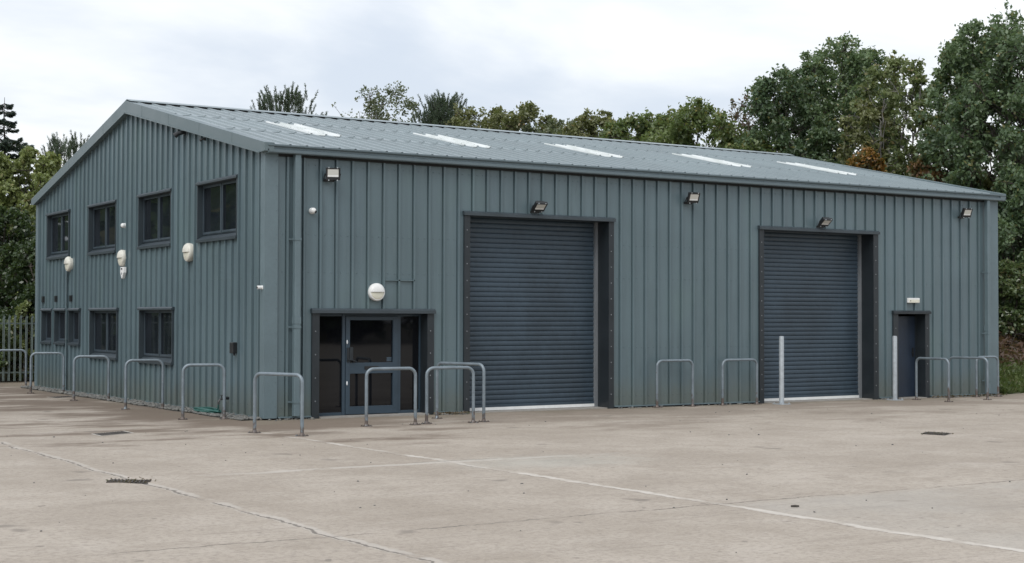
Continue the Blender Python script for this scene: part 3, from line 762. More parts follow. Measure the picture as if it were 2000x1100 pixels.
t = thing('alarm_box', (-.036, 7.98, 2.88), 'white pointed alarm sounder box under the middle gable light', 'alarm box')
mb = MB(); mb.prism([(-.105, .125), (.105, .125), (.115, .0), (.02, -.14), (-.02, -.14), (-.115, .0)], -.112, -.034, lambda p, a: (a, 7.98+p[0], 2.885+p[1])); mb.build('cover', M['whitem'], t, bevel=.012)
mb = MB(); mb.box(-.1155, -.1115, 7.935, 8.025, 2.95, 2.985); mb.build('sounder_slot', M['dark'], t)
mb = MB(); mb.lathe([(.028, 0), (.028, .003)], 12, lambda a, b, h: (-.112-h, 7.98+a, 2.86+b)); mb.build('emblem', M['rail'], t)

t = thing('emergency_light', (16.97, -.034, 2.315), 'white box emergency exit light above the fire door', 'emergency light')
mb = MB(); mb.box(16.775, 17.165, -.095, -.030, 2.255, 2.375); mb.build('cover', M['whitem'], t, bevel=.01)
mb = MB(); mb.box(16.79, 17.15, -.099, -.0955, 2.262, 2.335); mb.build('diffuser', M['creaml'], t)
mb = MB(); mb.box(16.825, 16.85, -.102, -.0995, 2.292, 2.315); mb.build('test_button', M['dark'], t)

t = thing('wall_box', (-.034, 1.33, 1.29), 'black plastic weatherproof box on the gable above the garden tap', 'wall box')
mb = MB(); mb.box(-.13, -.032, 1.25, 1.42, 1.19, 1.40); mb.build('cover', M['black'], t, bevel=.012)
mb = MB(); mb.tube([(-.08, 1.30, 1.19), (-.08, 1.30, 1.15)], .022, 8); mb.build('cable_gland', M['black'], t)

for y, z, lab, big in ((4.15, 5.665, 'small black cowled lamp tucked under the gable verge', 1), (2.99, 5.43, 'smaller black sensor under the verge nearest the corner', 0)):
    t = thing('verge_sensor', (-.04, y, z), lab, 'sensor', 'black fittings under the verge')
    s = 1.0 if big else .55
    mb = MB(); mb.box(-.06, -.034, y-.05*s, y+.05*s, z-.02, z+.08*s); mb.build('back_plate', M['black'], t)
    mb = MB(); mb.tube([(-.06, y, z+.03*s), (-.14*s-.04, y+.03, z-.0*s), (-.20*s-.03, y+.07*s, z-.045*s)], [.035*s, .05*s, .06*s], 10); mb.build('shade', M['black'], t)

t = thing('cable_conduit', (-.03, 12.40, 0), 'pale vertical conduit running down the gable from the far bulkhead light', 'conduit')
mb = MB(); mb.tube([(-.056, 12.56, .02), (-.056, 12.56, 2.95), (-.056, 12.50, 3.03)], .016, 8)
mb.build('pipe', M['flash'], t, smooth=True)
for z in (.4, 1.3, 2.2, 2.85):
    mb = MB(); mb.box(-.078, -.030, 12.53, 12.59, z-.012, z+.012); mb.build('pipe_clip', M['verge'], t)

# tap and hose on the gable
t = thing('garden_tap', (-.05, 1.80, .03), 'dark garden tap on a short standpipe by the gable foot', 'tap')
mb = MB(); mb.tube([(-.07, 1.80, -.02), (-.07, 1.80, .30), (-.10, 1.80, .34)], .016, 8); mb.build('standpipe', M['trim'], t)
mb = MB(); mb.tube([(-.06, 1.80, .30), (-.16, 1.79, .30), (-.20, 1.785, .25), (-.20, 1.785, .20)], [.022, .020, .018, .016], 8); mb.build('spout', M['brass'], t)
mb = MB(); mb.tube([(-.13, 1.79, .31), (-.13, 1.79, .37)], .010, 6); mb.tube([(-.13, 1.73, .375), (-.13, 1.85, .375)], .012, 6); mb.tube([(-.03, 1.68, .32), (-.10, 1.68, .33)], .028, 8); mb.build('tap_handle', M['black'], t)
mb = MB(); rng = random.Random(5); pts = []
for k in range(150):
    a = k*.33; rr = 1+.10*math.sin(k*.21)
    pts.append((-.24+.12*math.cos(a)*rr, 2.30+.62*math.sin(a)*rr*(.8+.2*math.sin(k*.05)), .035+.045*(k % 60)/60+.03*abs(math.sin(k*.37))))
pts += [(-.2, 1.95, .08), (-.2, 1.80, .12), (-.2, 1.785, .20)]
mb.tube(pts, .014, 6)
tag(mb.build('garden_hose', M['hose'], None, smooth=True), 'dark green hose heaped on the pebbles at the foot of the gable', 'hose')

# ------------------------------------------------------------------ stands, bollards, covers
def hoop(x0, y0, x1, y1, label, grp, h=1.0):
    cx, cy_ = (x0+x1)/2, (y0+y1)/2; w = math.hypot(x1-x0, y1-y0); d = Vector((x1-x0, y1-y0, 0)).normalized()
    g = (gz(x0, y0)+gz(x1, y1))/2
    t = thing('cycle_stand', (cx, cy_, gz(cx, cy_)), label, 'cycle stand', grp)
    c = Vector((cx, cy_, g)); rr = .13; pts = []
    def P(s, z): return c + d*s + Vector((0, 0, z))
    a, b = -w/2, w/2
    pts.append(P(a, gz(x0, y0)-g+.002)); pts.append(P(a, h-rr))
    for k in range(1, 8): q = math.pi/2*k/8; pts.append(P(a+rr-rr*math.cos(q), h-rr+rr*math.sin(q)))
    pts.append(P(a+rr, h)); pts.append(P(b-rr, h))
    for k in range(1, 8): q = math.pi/2*k/8; pts.append(P(b-rr+rr*math.sin(q), h-rr+rr*math.cos(q)))
    pts.append(P(b, h-rr)); pts.append(P(b, gz(x1, y1)-g+.002))
    mb = MB(); mb.tube(pts, .029, 14); mb.build('hoop', M['galv'], t, smooth=True)
    m3 = Matrix.Rotation(math.atan2(d.y, d.x), 3, 'Z')
    for (x, y) in ((x0, y0), (x1, y1)):
        z = gz(x, y); mb = MB(); mb.obox((x, y, z+.006), (.17, .13, .012), m3)
        mb.lathe([(.045, .012), (.030, .05)], 12, lambda a, b, h, x=x, y=y, z=z: (x+a, y+b, z+h))
        for sx in (-1, 1):
            for sy in (-1, 1):
                q = m3 @ Vector((sx*.066, sy*.045, 0)); mb.lathe([(.011, .0125), (.011, .026)], 6, lambda a, b, h, x=x, y=y, z=z, q=q: (x+q.x+a, y+q.y+b, z+h))
        mb.build('base_plate', M['galv'], t)
GG, FF = 'cycle stands in the row beside the gable', 'cycle stands along the long wall'
hoop(-.95, 16.05, -.20, 15.85, 'grey cycle stand at the far left in front of the palisade fence', GG)
hoop(-1.06, 12.05, -.33, 11.78, 'grey cycle stand in front of the three narrow windows', GG)
hoop(-1.10, 8.23, -.40, 7.95, 'grey cycle stand in front of the left lower window of the gable', GG)
hoop(-1.15, 4.43, -.43, 4.26, 'grey cycle stand in front of the right lower window of the gable', GG)
hoop(-1.25, .85, -.54, .63, 'grey cycle stand beside the heaped green hose on the gable side', GG)
hoop(-1.39, -2.82, -1.00, -3.79, 'grey cycle stand nearest the building corner, left of the entrance', GG, .96)
hoop(.875, -2.33, 1.80, -2.40, 'grey cycle stand right in front of the glazed entrance door', FF, .99)
hoop(2.10, -2.27, 2.97, -2.43, 'grey cycle stand just right of the entrance, facing the wall squarely', FF, .99)
hoop(3.27, -2.30, 2.98, -1.10, 'grey cycle stand set end-on before the left roller shutter', FF, 1.04)
hoop(8.92, -.19, 9.88, -.22, 'grey cycle stand close to the wall midway between the roller shutters', FF)
hoop(10.74, -.21, 11.71, -.25, 'grey cycle stand close to the wall at the right shutter, left edge', FF)
hoop(16.47, -.60, 16.42, -1.62, 'grey cycle stand in front of the navy fire door', FF)
hoop(17.90, -.35, 18.02, -1.42, 'grey cycle stand right of the fire door, left of the end downpipe', FF)
hoop(18.85, -.40, 19.56, -.48, 'grey cycle stand at the far right corner beside the grass bank', FF)
def bollard(x, y, label):
    g = gz(x, y); t = thing('bollard', (x, y, g), label, 'bollard', 'galvanised bollards')
    mb = MB(); mb.lathe([(.056, .005), (.056, 1.50), (.052, 1.522), (.030, 1.530)], 20, lambda a, b, h: (x+a, y+b, g+h)); mb.build('post', M['galvl'], t, smooth=True)
    mb = MB(); mb.box(x-.15, x+.15, y-.15, y+.15, g+.001, g+.013)
    for sx in (-1, 1):
        for sy in (-1, 1): mb.lathe([(.016, .013), (.016, .04)], 6, lambda a, b, h: (x+sx*.115+a, y+sy*.115+b, g+h))
    mb.build('base_plate', M['galvl'], t)
bollard(12.22, -.50, 'tall galvanised post in front of the right roller shutter')
bollard(15.90, -.45, 'tall galvanised post between the right shutter and the fire door')

def cover(name, pts, label, cat, kind):
    cx = sum(p[0] for p in pts)/4; cy_ = sum(p[1] for p in pts)/4
    t = thing(name, (cx, cy_, gz(cx, cy_)), label, cat)
    q = lambda s, dz: [(cx+(x-cx)*s, cy_+(y-cy_)*s, gz(x, y)+dz) for x, y in pts]
    mb = MB(); a, b = q(1.0, .004), q(.90, .004); c, d = q(1.0, -.02), q(.90, -.02)
    mb.add(a+b, [(i, (i+1) % 4, 4+(i+1) % 4, 4+i) for i in range(4)])
    mb.build('cover_frame', M['concl'] if kind == 'lid' else M['iron'], t, fix=False)
    mb = MB(); mb.add(q(.90, .0045 if kind == 'lid' else .003), [(0, 1, 2, 3)])
    lid = mb.build('lid' if kind == 'lid' else 'sump', M['iron'] if kind == 'lid' else M['soil'], t, fix=False)
    if kind == 'lid':
        mb = MB(); ux = Vector((pts[1][0]-pts[0][0], pts[1][1]-pts[0][1], 0)); vy = Vector((pts[3][0]-pts[0][0], pts[3][1]-pts[0][1], 0)); o = Vector((pts[0][0], pts[0][1], 0))
        for i in range(10):
            for j in range(10):
                p = o+ux*(.08+.84*(i+.5)/10)+vy*(.08+.84*(j+.5)/10); mb.obox((p.x, p.y, gz(p.x, p.y)+.006), (.03, .012, .004), Matrix.Rotation(math.atan2(ux.y, ux.x)+(math.pi/4 if (i+j) % 2 else -math.pi/4), 3, 'Z'))
        mb.build('tread_pattern', M['iron'], lid)
    else:
        mb = MB(); ux = Vector((pts[1][0]-pts[0][0], pts[1][1]-pts[0][1], 0)); vy = Vector((pts[3][0]-pts[0][0], pts[3][1]-pts[0][1], 0)); o = Vector((pts[0][0], pts[0][1], 0)); an = math.atan2(ux.y, ux.x)
        for k in range(9):
            p = o+ux*.5+vy*(.08+.84*(k+.5)/9); mb.obox((p.x, p.y, gz(p.x, p.y)+.008), (ux.length*.9, .014, .012), Matrix.Rotation(an, 3, 'Z'))
        for k in range(3):
            p = o+vy*.5+ux*(.08+.84*(k+.5)/3); mb.obox((p.x, p.y, gz(p.x, p.y)+.007), (.014, vy.length*.9, .010), Matrix.Rotation(an, 3, 'Z'))
        mb.build('grate', M['iron'], t)
cover('manhole_cover', [(-3.73, -1.76), (-3.06, -1.37), (-3.06, -1.89), (-3.73, -2.26)], 'rectangular iron manhole cover in the concrete left of the corner', 'manhole cover', 'lid')
cover('manhole_cover', [(-1.21, 10.10), (-.55, 10.50), (-.50, 10.0), (-1.14, 9.55)], 'dark iron cover in the stained concrete near the far end of the gable', 'manhole cover', 'lid')
cover('drain_grating', [(-5.66, -8.84), (-5.55, -8.58), (-5.24, -8.96), (-5.36, -9.28)], 'rusty drain grating clogged with debris on the left concrete joint', 'drain', 'grate')
cover('drain_grating', [(7.97, -8.34), (8.42, -8.06), (8.53, -8.52), (8.06, -8.77)], 'iron drain grating out in the yard before the right shutter', 'drain', 'grate')

# loose bits on the concrete
rng = random.Random(11)
mb = MB(); mb.tube([(-.665, -14.435, gz(-.66, -14.4)+.012), (-.63, -14.46, gz(-.63, -14.4)+.014), (-.595, -14.475, gz(-.6, -14.5)+.012)], [.009, .011, .008], 7)
tag(mb.build('stick', M['soil'], None), 'short dark stick lying on the pale slab beside the white joint', 'stick')
def pebbles(name, mat, n, place, smin, smax, kind='stuff', flat=.65, seed=1):
    rg = np.random.default_rng(seed)
    ico = bmesh.new(); bmesh.ops.create_icosphere(ico, subdivisions=1, radius=1); ico.verts.ensure_lookup_table()
    iv = np.array([v.co[:] for v in ico.verts]); fi = np.array([[v.index for v in f.verts] for f in ico.faces]); ico.free()
    Vs, Fs = [], []
    for k in range(n):
        x, y, z = place(rg); s = rg.uniform(smin, smax)*np.array([rg.uniform(.7, 1.3), rg.uniform(.7, 1.3), flat*rg.uniform(.7, 1.2)])
        a = rg.uniform(0, 6.28); v = iv*(1+rg.uniform(-.15, .15, (len(iv), 1)))*s
        v = np.stack([v[:, 0]*np.cos(a)-v[:, 1]*np.sin(a), v[:, 0]*np.sin(a)+v[:, 1]*np.cos(a), v[:, 2]], 1)+[x, y, z+s[2]*.5]
        Fs.append(fi+len(Vs)*len(iv)); Vs.append(v)
    o = raw(name, np.concatenate(Vs), np.concatenate(Fs), mat); o['kind'] = kind; return o
mb = MB(); vs = []
for y in np.arange(.05, 15.6, .35): vs.append(y)
mb.v = [(-.46+.03*math.sin(y*3), y, gz(0, y)+.004) for y in vs]+[(.05, y, gz(0, y)+.004) for y in vs]
k = len(vs); mb.f = [(i, i+1, k+i+1, k+i) for i in range(k-1)]
b_ = mb.build('gravel_bed', M['soil']); b_['kind'] = 'structure'
o = pebbles('pebble_strip', M['pebble'], 3000, lambda g: (lambda y: (-.02-.42*g.uniform(0, 1)**.9, y, gz(0, y)+.002+.02*g.random()))(g.uniform(.05, 15.5)), .018, .048, seed=2)
tag(o, 'grey pebbles laid in a strip along the foot of the gable', 'pebbles')
def wallfoot(g):
    r = g.random()
    if r < .30: x = g.uniform(3.5, 4.25)
    elif r < .40: x = g.uniform(.0, .95)
    elif r < .5: x = g.uniform(15.75, 16.3)
    elif r < .85: x = g.uniform(17.6, 20.1)
    else: x = g.uniform(7.9, 12)
    y = -.03-abs(g.normal(0, .10)); return (x, y, gz(x, y))
o = pebbles('grit', M['pebble'], 420, wallfoot, .010, .035, seed=3); tag(o, 'grit and small stones washed against the foot of the long wall', 'grit')
def scat(g):
    while True:
        x, y = g.uniform(-12, 16), g.uniform(-20, -1.5)
        if (x+10.8)**2+(y+25)**2 > 60: return (x, y, gz(x, y))
o = pebbles('loose_stones', M['pebble'], 150, scat, .006, .017, seed=4); tag(o, 'tiny stones scattered over the concrete yard', 'stones')

# ------------------------------------------------------------------ palisade fence
fen = thing('palisade_fence', (-12, 19.0, gz(-12, 19)), 'galvanised palisade fence with pointed pales closing the yard on the left', 'fence')
FY = 19.0; px = -26.0; rngf = random.Random(8)
while px < 3.0:
    x1 = px+2.75; g = gz(px, FY)
    mb = MB(); mb.box(px-.05, px+.05, FY+.03, FY+.13, g-.2, g+1.86); mb.build('post', M['steel_fence'], fen)
    for z in (.27, 1.70):
        mb = MB(); mb.prism([(0, 0), (.045, 0), (.045, .006), (.006, .006), (.006, .045), (0, .045)], px, x1, lambda p, a, z=z: (a, FY-.022+p[0], gz(a, FY)+z+p[1])); mb.build('rail', M['steel_fence'], fen)
    mb = MB(); k = 0
    while k*.1615 < 2.7:
        x = px+.08+k*.1615+rngf.uniform(-.004, .004); g = gz(x, FY); ht = 2.0+rngf.uniform(-.01, .01); w = .034
        pr = [(-w, .0), (-w*.55, -.022), (-w*.2, -.012), (w*.2, -.012), (w*.55, -.022), (w, .0)]       # W-section pale
        y0 = FY-.028
        vs = [(x+p[0], y0+p[1], g+.05) for p in pr]+[(x+p[0], y0+p[1], g+ht-.13) for p in pr]
        mb.add(vs, [(i, i+1, 6+i+1, 6+i) for i in range(5)])
        mb.add([(x-w, y0, g+ht-.13), (x-w*.55, y0-.022, g+ht-.13), (x+w*.55, y0-.022, g+ht-.13), (x+w, y0, g+ht-.13), (x+w*1.25, y0-.03, g+ht-.05), (x+w*.45, y0-.018, g+ht-.07), (x, y0-.014, g+ht), (x-w*.45, y0-.018, g+ht-.07), (x-w*1.25, y0-.03, g+ht-.05)],
               [(0, 1, 7, 8), (1, 2, 5, 7), (5, 6, 7), (2, 3, 4, 5)])
        k += 1
    mb.build('pale_panel', M['steel_fence'], fen, fix=False); px = x1

# ------------------------------------------------------------------ vegetation
def leaf_quads(C, D, size, rg, asp=.55, fold=.25):
    """one folded diamond leaf per centre C along direction D"""
    n = len(C); D = D/(np.linalg.norm(D, axis=1, keepdims=True)+1e-9)
    r = rg.normal(size=(n, 3)); S = np.cross(D, r); S /= (np.linalg.norm(S, axis=1, keepdims=True)+1e-9); N = np.cross(S, D)
    ln = (size*rg.uniform(.65, 1.3, (n, 1))); wd = ln*asp*.5
    a = C-D*ln*.5; b = C+S*wd+N*wd*fold+D*ln*.02; c = C+D*ln*.5; d = C-S*wd+N*wd*fold+D*ln*.02
    V = np.stack([a, b, c, d], 1).reshape(-1, 3); F = np.arange(4*n).reshape(-1, 4)
    return V, F
def curve(a, b, sag, rg, n=5, wob=.06):
    a, b = np.array(a), np.array(b); L_ = np.linalg.norm(b-a); pts = []
    for k in range(n+1):
        t = k/n; p = a*(1-t)+b*t; p = p+np.array([0, 0, sag*L_*math.sin(math.pi*t)])
        if 0 < k < n: p = p+rg.normal(0, wob*L_/n, 3)
        pts.append(p)
    return pts
TREES = 'trees on the bank behind the warehouse'
def broadleaf(name, label, x, y, ztop, rad, leaf, bark='bark', cb=.22, lobes=20, clus=20, per=34, ls=.13, seed=1, sprig=.35, trunks=1, cat='tree', group=TREES, lobe_r=.36, trunk_r=.11, sprout=.16):
    rg = np.random.default_rng(seed); z0 = tz(x, y)-.1; Ht = ztop-z0
    t = thing(name, (x, y, z0), label, cat, group)
    tb = MB(); Cs, Ds = [], []
    stems = []
    for k in range(trunks):
        a = rg.uniform(0, 6.28); off = (0 if trunks == 1 else .25)
        base = np.array([x+off*math.cos(a), y+off*math.sin(a), z0]); top = np.array([x+rg.normal(0, .12*rad)+(math.cos(a)*.45*rad if trunks > 1 else 0), y+rg.normal(0, .12*rad)+(math.sin(a)*.45*rad if trunks > 1 else 0), z0+Ht*rg.uniform(.80, .9)])
        pts = curve(base, top, 0, rg, 8, .22); r0 = trunk_r*(1 if trunks == 1 else .6)*(.6+.08*Ht)
        tb.tube(pts, [r0*(1-.82*(i/8)**.8) for i in range(9)], 8); stems.append(pts)
    ga = rg.uniform(0, 6.28)
    for i in range(lobes):
        f = (i+.5)/lobes; h = cb+(1-cb)*f**.85
        q = (h-cb)/(1-cb)
        env = rad*(max(.03, 1-(abs(q-.42)/.66)**2.6))**.5
        ga += 2.39996+rg.normal(0, .35)
        rr = env*rg.uniform(.35, .80); lr = rad*lobe_r*rg.uniform(.75, 1.25)*(1-.35*q)
        if i == lobes-1: rr *= .2
        c = np.array([x+rr*math.cos(ga), y+rr*math.sin(ga), z0+h*Ht-lr*.7*q])
        st = stems[i % len(stems)]; hb = max(.12, h-rg.uniform(.10, .26)); j = min(len(st)-1, max(1, int(hb/.9*(len(st)-1)+.5)))
        br = curve(st[j], c, .05, rg, 5, .3); r1 = max(.018, trunk_r*.42*(1-.55*h))
        tb.tube(br, [r1*(1-.7*k/5) for k in range(6)], 5)
        nc = int(clus*rg.uniform(.7, 1.3))
        dirs = rg.normal(size=(nc, 3)); dirs /= np.linalg.norm(dirs, axis=1, keepdims=True); dirs[:, 2] = dirs[:, 2]*.85+.10
        rads = lr*rg.uniform(.35, 1.0, (nc, 1))**.6; spr = rg.random(nc) < sprout; rads[spr] *= rg.uniform(1.15, 1.15+sprig, (spr.sum(), 1))
        cc = c+dirs*rads
        for k in range(nc):
            if k % 2 == 0 or spr[k]: tb.tube([c+dirs[k]*rads[k]*.05, c+dirs[k]*rads[k]*.55+np.array([0, 0, .04]), cc[k]], [.014, .010, .005], 4, cap=False)
        m = np.maximum(4, (per*rg.uniform(.5, 1.3, nc)*np.where(spr, .5, 1))).astype(int)
        idx = np.repeat(np.arange(nc), m); sg = lr*.20
        pos = cc[idx]+rg.normal(0, 1, (len(idx), 3))*sg*np.where(spr[idx], .55, 1)[:, None]
        dd = dirs[idx]*.6+rg.normal(0, .7, (len(idx), 3))+np.array([0, 0, -.25])
        Cs.append(pos); Ds.append(dd)
    C, D_ = np.concatenate(Cs), np.concatenate(Ds)
    C[:, 2] = np.maximum(C[:, 2], z0+.15)
    Vv, Ff = leaf_quads(C, D_, ls, rg)
    tb.build('trunk', M[bark], t, smooth=True, fix=False)
    raw('crown', Vv, Ff, LM[leaf], t)
    return t
def pine(name, label, x, y, ztop, rad, leaf, seed=1, shoots=60, group=TREES):
    rg = np.random.default_rng(seed); z0 = tz(x, y)-.1; Ht = ztop-z0; t = thing(name, (x, y, z0), label, 'tree', group); tb = MB(); Cs, Ds = [], []
    tp = curve((x, y, z0), (x, y, ztop-.5), 0, rg, 8, .15); tb.tube(tp, [.16*(1-.85*i/8) for i in range(9)], 8)
    for i in range(shoots):
        q = rg.random()**.8; h = .45+.50*q; a = rg.uniform(0, 6.28); env = rad*math.sqrt(max(.08, 1-((q-.35)/.72)**2)); rr = env*rg.uniform(.3, 1.)
        j = int((h-.12)/.95*8); s = np.array(tp[max(1, min(8, j))]); e = np.array([x+rr*math.cos(a), y+rr*math.sin(a), z0+h*Ht])
        tb.tube(curve(s, e, -.06, rg, 4, .2), [.035, .028, .02, .014, .01], 5)
        # upright bottle-brush shoots
        for k in range(rg.integers(4, 8)):
            b = e+rg.normal(0, .20, 3)*[1, 1, .6]; ln = rg.uniform(.35, .75); up = np.array([math.cos(a)*.25+rg.normal(0, .18), math.sin(a)*.25+rg.normal(0, .18), 1.]); up /= np.linalg.norm(up)
            tb.tube([b, b+up*ln], [.010, .005], 4, cap=False)
            n = 80; s_ = rg.uniform(.02, 1, n); rd = rg.normal(size=(n, 3)); rd /= np.linalg.norm(rd, axis=1, keepdims=True)
            dd = rd*.75+up*.8; Cs.append(b+up*(s_*ln)[:, None]+rd*.035); Ds.append(dd)
    C, D_ = np.concatenate(Cs), np.concatenate(Ds); Vv, Ff = leaf_quads(C, D_, .12, rg, asp=.16, fold=0.)
    tb.build('trunk', M['bark'], t, smooth=True, fix=False); raw('crown', Vv, Ff, LM[leaf], t)
def spruce(name, label, x, y, ztop, rad, seed=1, group=TREES):
    rg = np.random.default_rng(seed); z0 = tz(x, y)-.1; Ht = ztop-z0; t = thing(name, (x, y, z0), label, 'tree', group); tb = MB(); Cs, Ds = [], []
    tb.tube(curve((x, y, z0), (x, y, ztop), 0, rg, 10, .06), [.20*(1-.95*i/10) for i in range(11)], 8)
    z = z0+.20*Ht
    while z < ztop-.1:
        q = (ztop-z)/(Ht*.8); nb = 6 if q > .12 else 4
        for k in range(nb):
            a = rg.uniform(0, 6.28); ln = rad*(q**.62)*rg.uniform(.5, 1.2)+.12; s = np.array([x, y, z+rg.uniform(-.1, .1)]); d = np.array([math.cos(a), math.sin(a), 0])
            e = s+d*ln+np.array([0, 0, -.18*ln+rg.normal(0, .05)]); pts = curve(s, e, -.10, rg, 5, .12); pts[-1] = pts[-1]+np.array([0, 0, .06*ln])
            tb.tube(pts, [.022, .018, .014, .011, .008, .004], 4, cap=False)
            n = int(260*ln+24); s_ = rg.uniform(.15, 1., n)**.8; ii = np.clip((s_*5).astype(int), 0, 4); fr_ = s_*5-ii; PP = np.array(pts); c = PP[ii]*(1-fr_)[:, None]+PP[ii+1]*fr_[:, None]
            wv = (1.08-s_)*.30*ln+.05; sd_ = np.array([-d[1], d[0], 0]); off = rg.uniform(-1, 1, n); c = c+sd_*(off*wv)[:, None]+np.array([0, 0, 1])*(-abs(off)*wv*.35-rg.uniform(0, .12, n))[:, None]
            Cs.append(c); Ds.append(d*.7+sd_*(np.sign(off)*.8)[:, None]+rg.normal(0, .25, (n, 3))+np.array([0, 0, -.25]))
        z += .34+.16*q
    C, D_ = np.concatenate(Cs), np.concatenate(Ds); Vv, Ff = leaf_quads(C, D_, .17, rg, asp=.28, fold=.1)
    tb.build('trunk', M['bark'], t, smooth=True, fix=False); raw('crown', Vv, Ff, LM[leaf_sp], t)
leaf_sp = 'spruce'

B = broadleaf
B('oak_tree', 'broad dark green domed tree rising behind the right half of the roof', 31.81, 17.11, 12.85, 3.25, 'oak', lobes=95, clus=17, per=36, ls=0.155, cb=.05, seed=11, lobe_r=0.235, sprig=.45, trunk_r=.13)
B('oak_tree', 'deep green tree on the left shoulder of the broad domed tree', 28.20, 16.44, 11.35, 2.35, 'oak2', lobes=75, clus=16, per=36, ls=0.15, cb=.05, seed=12, lobe_r=0.26)
B('ash_tree', 'thin yellowing tree with sky gaps between the two big dark trees', 29.70, 12.09, 11.35, 1.90, 'yellow', bark='barkl', lobes=50, clus=14, per=25, ls=0.171, cb=.22, seed=13, sprig=.6, trunks=4, sprout=.3, lobe_r=0.27)
B('ash_tree', 'sparse olive tree with pale stems in front of the yellowing one', 28.35, 12.35, 9.70, 1.35, 'olive', bark='barkl', lobes=21, clus=16, per=23, ls=0.159, cb=.30, seed=14, sprig=.6, trunks=4, sprout=.3)
B('oak_tree', 'tallest dark tree at the right edge of the photo', 28.30, 6.05, 11.55, 3.23, 'oak2', lobes=110, clus=17, per=38, ls=0.15, cb=.05, seed=15, lobe_r=0.235, sprig=.5, trunk_r=.13)
B('oak_tree', 'dark leafy tree standing just left of the tallest right-hand tree', 28.77, 8.40, 11.40, 1.55, 'oak', lobes=60, clus=17, per=36, ls=0.15, cb=.05, seed=16, lobe_r=0.28, sprig=.5)
B('hawthorn_tree', 'thin reddish brown tree left of the broad domed tree', 29.14, 19.64, 10.90, 1.88, 'red', lobes=21, clus=15, per=20, ls=0.146, cb=.2, seed=17, sprig=.9, sprout=.4)
B('sycamore_tree', 'small mid green tree under the reddish brown one', 27.49, 17.09, 8.72, 2.24, 'green', lobes=31, clus=22, per=35, ls=0.171, cb=.1, seed=18)
B('sycamore_tree', 'bright mid green tree with upright sprigs behind the roof centre', 26.22, 19.51, 10.32, 3.12, 'green', lobes=62, clus=16, per=32, ls=0.183, cb=.1, seed=19, sprig=.5, lobe_r=0.26)
B('sycamore_tree', 'mid green tree left of the bright one with upright sprigs', 26.05, 22.21, 10.17, 2.73, 'green', lobes=62, clus=16, per=32, ls=0.171, cb=.1, seed=20, lobe_r=0.26)
B('willow_tree', 'olive bushy tree behind the roof, left of the mid green pair', 25.73, 24.95, 10.47, 2.64, 'olive', lobes=62, clus=16, per=32, ls=0.159, cb=.1, seed=21, sprig=.55, lobe_r=0.26)
B('willow_tree', 'low greyish green tree dipping between two olive trees', 24.77, 26.86, 10.22, 2.44, 'birch', lobes=62, clus=16, per=32, ls=0.146, cb=.1, seed=22, sprig=.5, lobe_r=0.26)
B('willow_tree', 'olive tree with yellow tints right of the dark pine', 24.22, 28.43, 11.02, 2.54, 'olive', lobes=62, clus=16, per=32, ls=0.159, cb=.1, seed=23, sprig=.6, lobe_r=0.26)
B('willow_tree', 'olive tree with bare twigs poking up beside the dark pine', 23.57, 31.21, 11.22, 2.64, 'olive', lobes=62, clus=16, per=32, ls=0.159, cb=.1, seed=24, sprig=1.0, sprout=.35, lobe_r=0.26)
pine('pine_tree', 'dense dark pine crown above the middle of the roof ridge', 22.75, 32.86, 11.9, 1.55, 'pine', seed=25, shoots=190)
B('birch_tree', 'airy pointed birch left of the dense dark pine', 22.53, 37.55, 13.00, 2.40, 'birch', bark='barkl', lobes=28, clus=18, per=22, ls=0.146, cb=.3, seed=26, sprig=.7, sprout=.35, lobe_r=.34)
B('birch_tree', 'small sparse birch top just above the ridge', 19.31, 35.83, 11.40, 2.40, 'birch', bark='barkl', lobes=19, clus=14, per=16, ls=0.146, cb=.35, seed=27, sprig=.8, sprout=.4)
B('hazel_bush', 'low green bush filling in under the reddish brown tree', 27.4, 18.3, 8.95, 1.5, 'green', lobes=40, clus=16, per=30, ls=.15, cb=.02, seed=51, cat='bush', lobe_r=.28)
B('hazel_bush', 'low green bush between the two mid green trees behind the roof', 26.0, 20.9, 9.35, 1.5, 'green', lobes=40, clus=16, per=30, ls=.15, cb=.02, seed=52, cat='bush', lobe_r=.28)
B('hazel_bush', 'low olive bush between the mid green and olive trees', 25.6, 23.6, 9.45, 1.6, 'olive', lobes=40, clus=16, per=30, ls=.15, cb=.02, seed=53, cat='bush', lobe_r=.28)
B('hazel_bush', 'low light green bush right of the dark pine, just over the ridge', 23.9, 29.8, 10.2, 1.5, 'lime', lobes=40, clus=16, per=30, ls=.15, cb=.02, seed=54, cat='bush', lobe_r=.28)
pine('pine_tree', 'young pine with upright candle shoots nearest the gable peak', 14.79, 32.42, 11.35, 2.1, 'pine', seed=28, shoots=150)
B('maple_bush', 'small orange autumn bush just over the right part of the roof', 26.9, 11.0, 7.75, 1.05, 'orange', lobes=26, clus=18, per=29, ls=0.146, cb=.2, seed=29, cat='bush')
B('maple_bush', 'green and rust tinted bush under the tall right-hand trees', 28.41, 9.03, 7.60, 1.44, 'rust', lobes=24, clus=20, per=32, ls=0.146, cb=.05, seed=30, cat='bush')
B('hazel_bush', 'mid green bush just above the far end of the roof', 27.21, 6.58, 6.70, 1.62, 'olive', lobes=26, clus=22, per=35, ls=0.146, cb=.02, seed=31, cat='bush')
B('hazel_bush', 'mid green bush under the thin yellowing tree', 29.56, 11.50, 7.10, 1.56, 'green', lobes=24, clus=20, per=32, ls=0.146, cb=.02, seed=32, cat='bush')
B('holly_bush', 'dark bush right of the domed tree, low over the roof', 28.63, 14.63, 7.90, 1.68, 'oak2', lobes=26, clus=22, per=35, ls=0.159, cb=.02, seed=33, cat='bush')
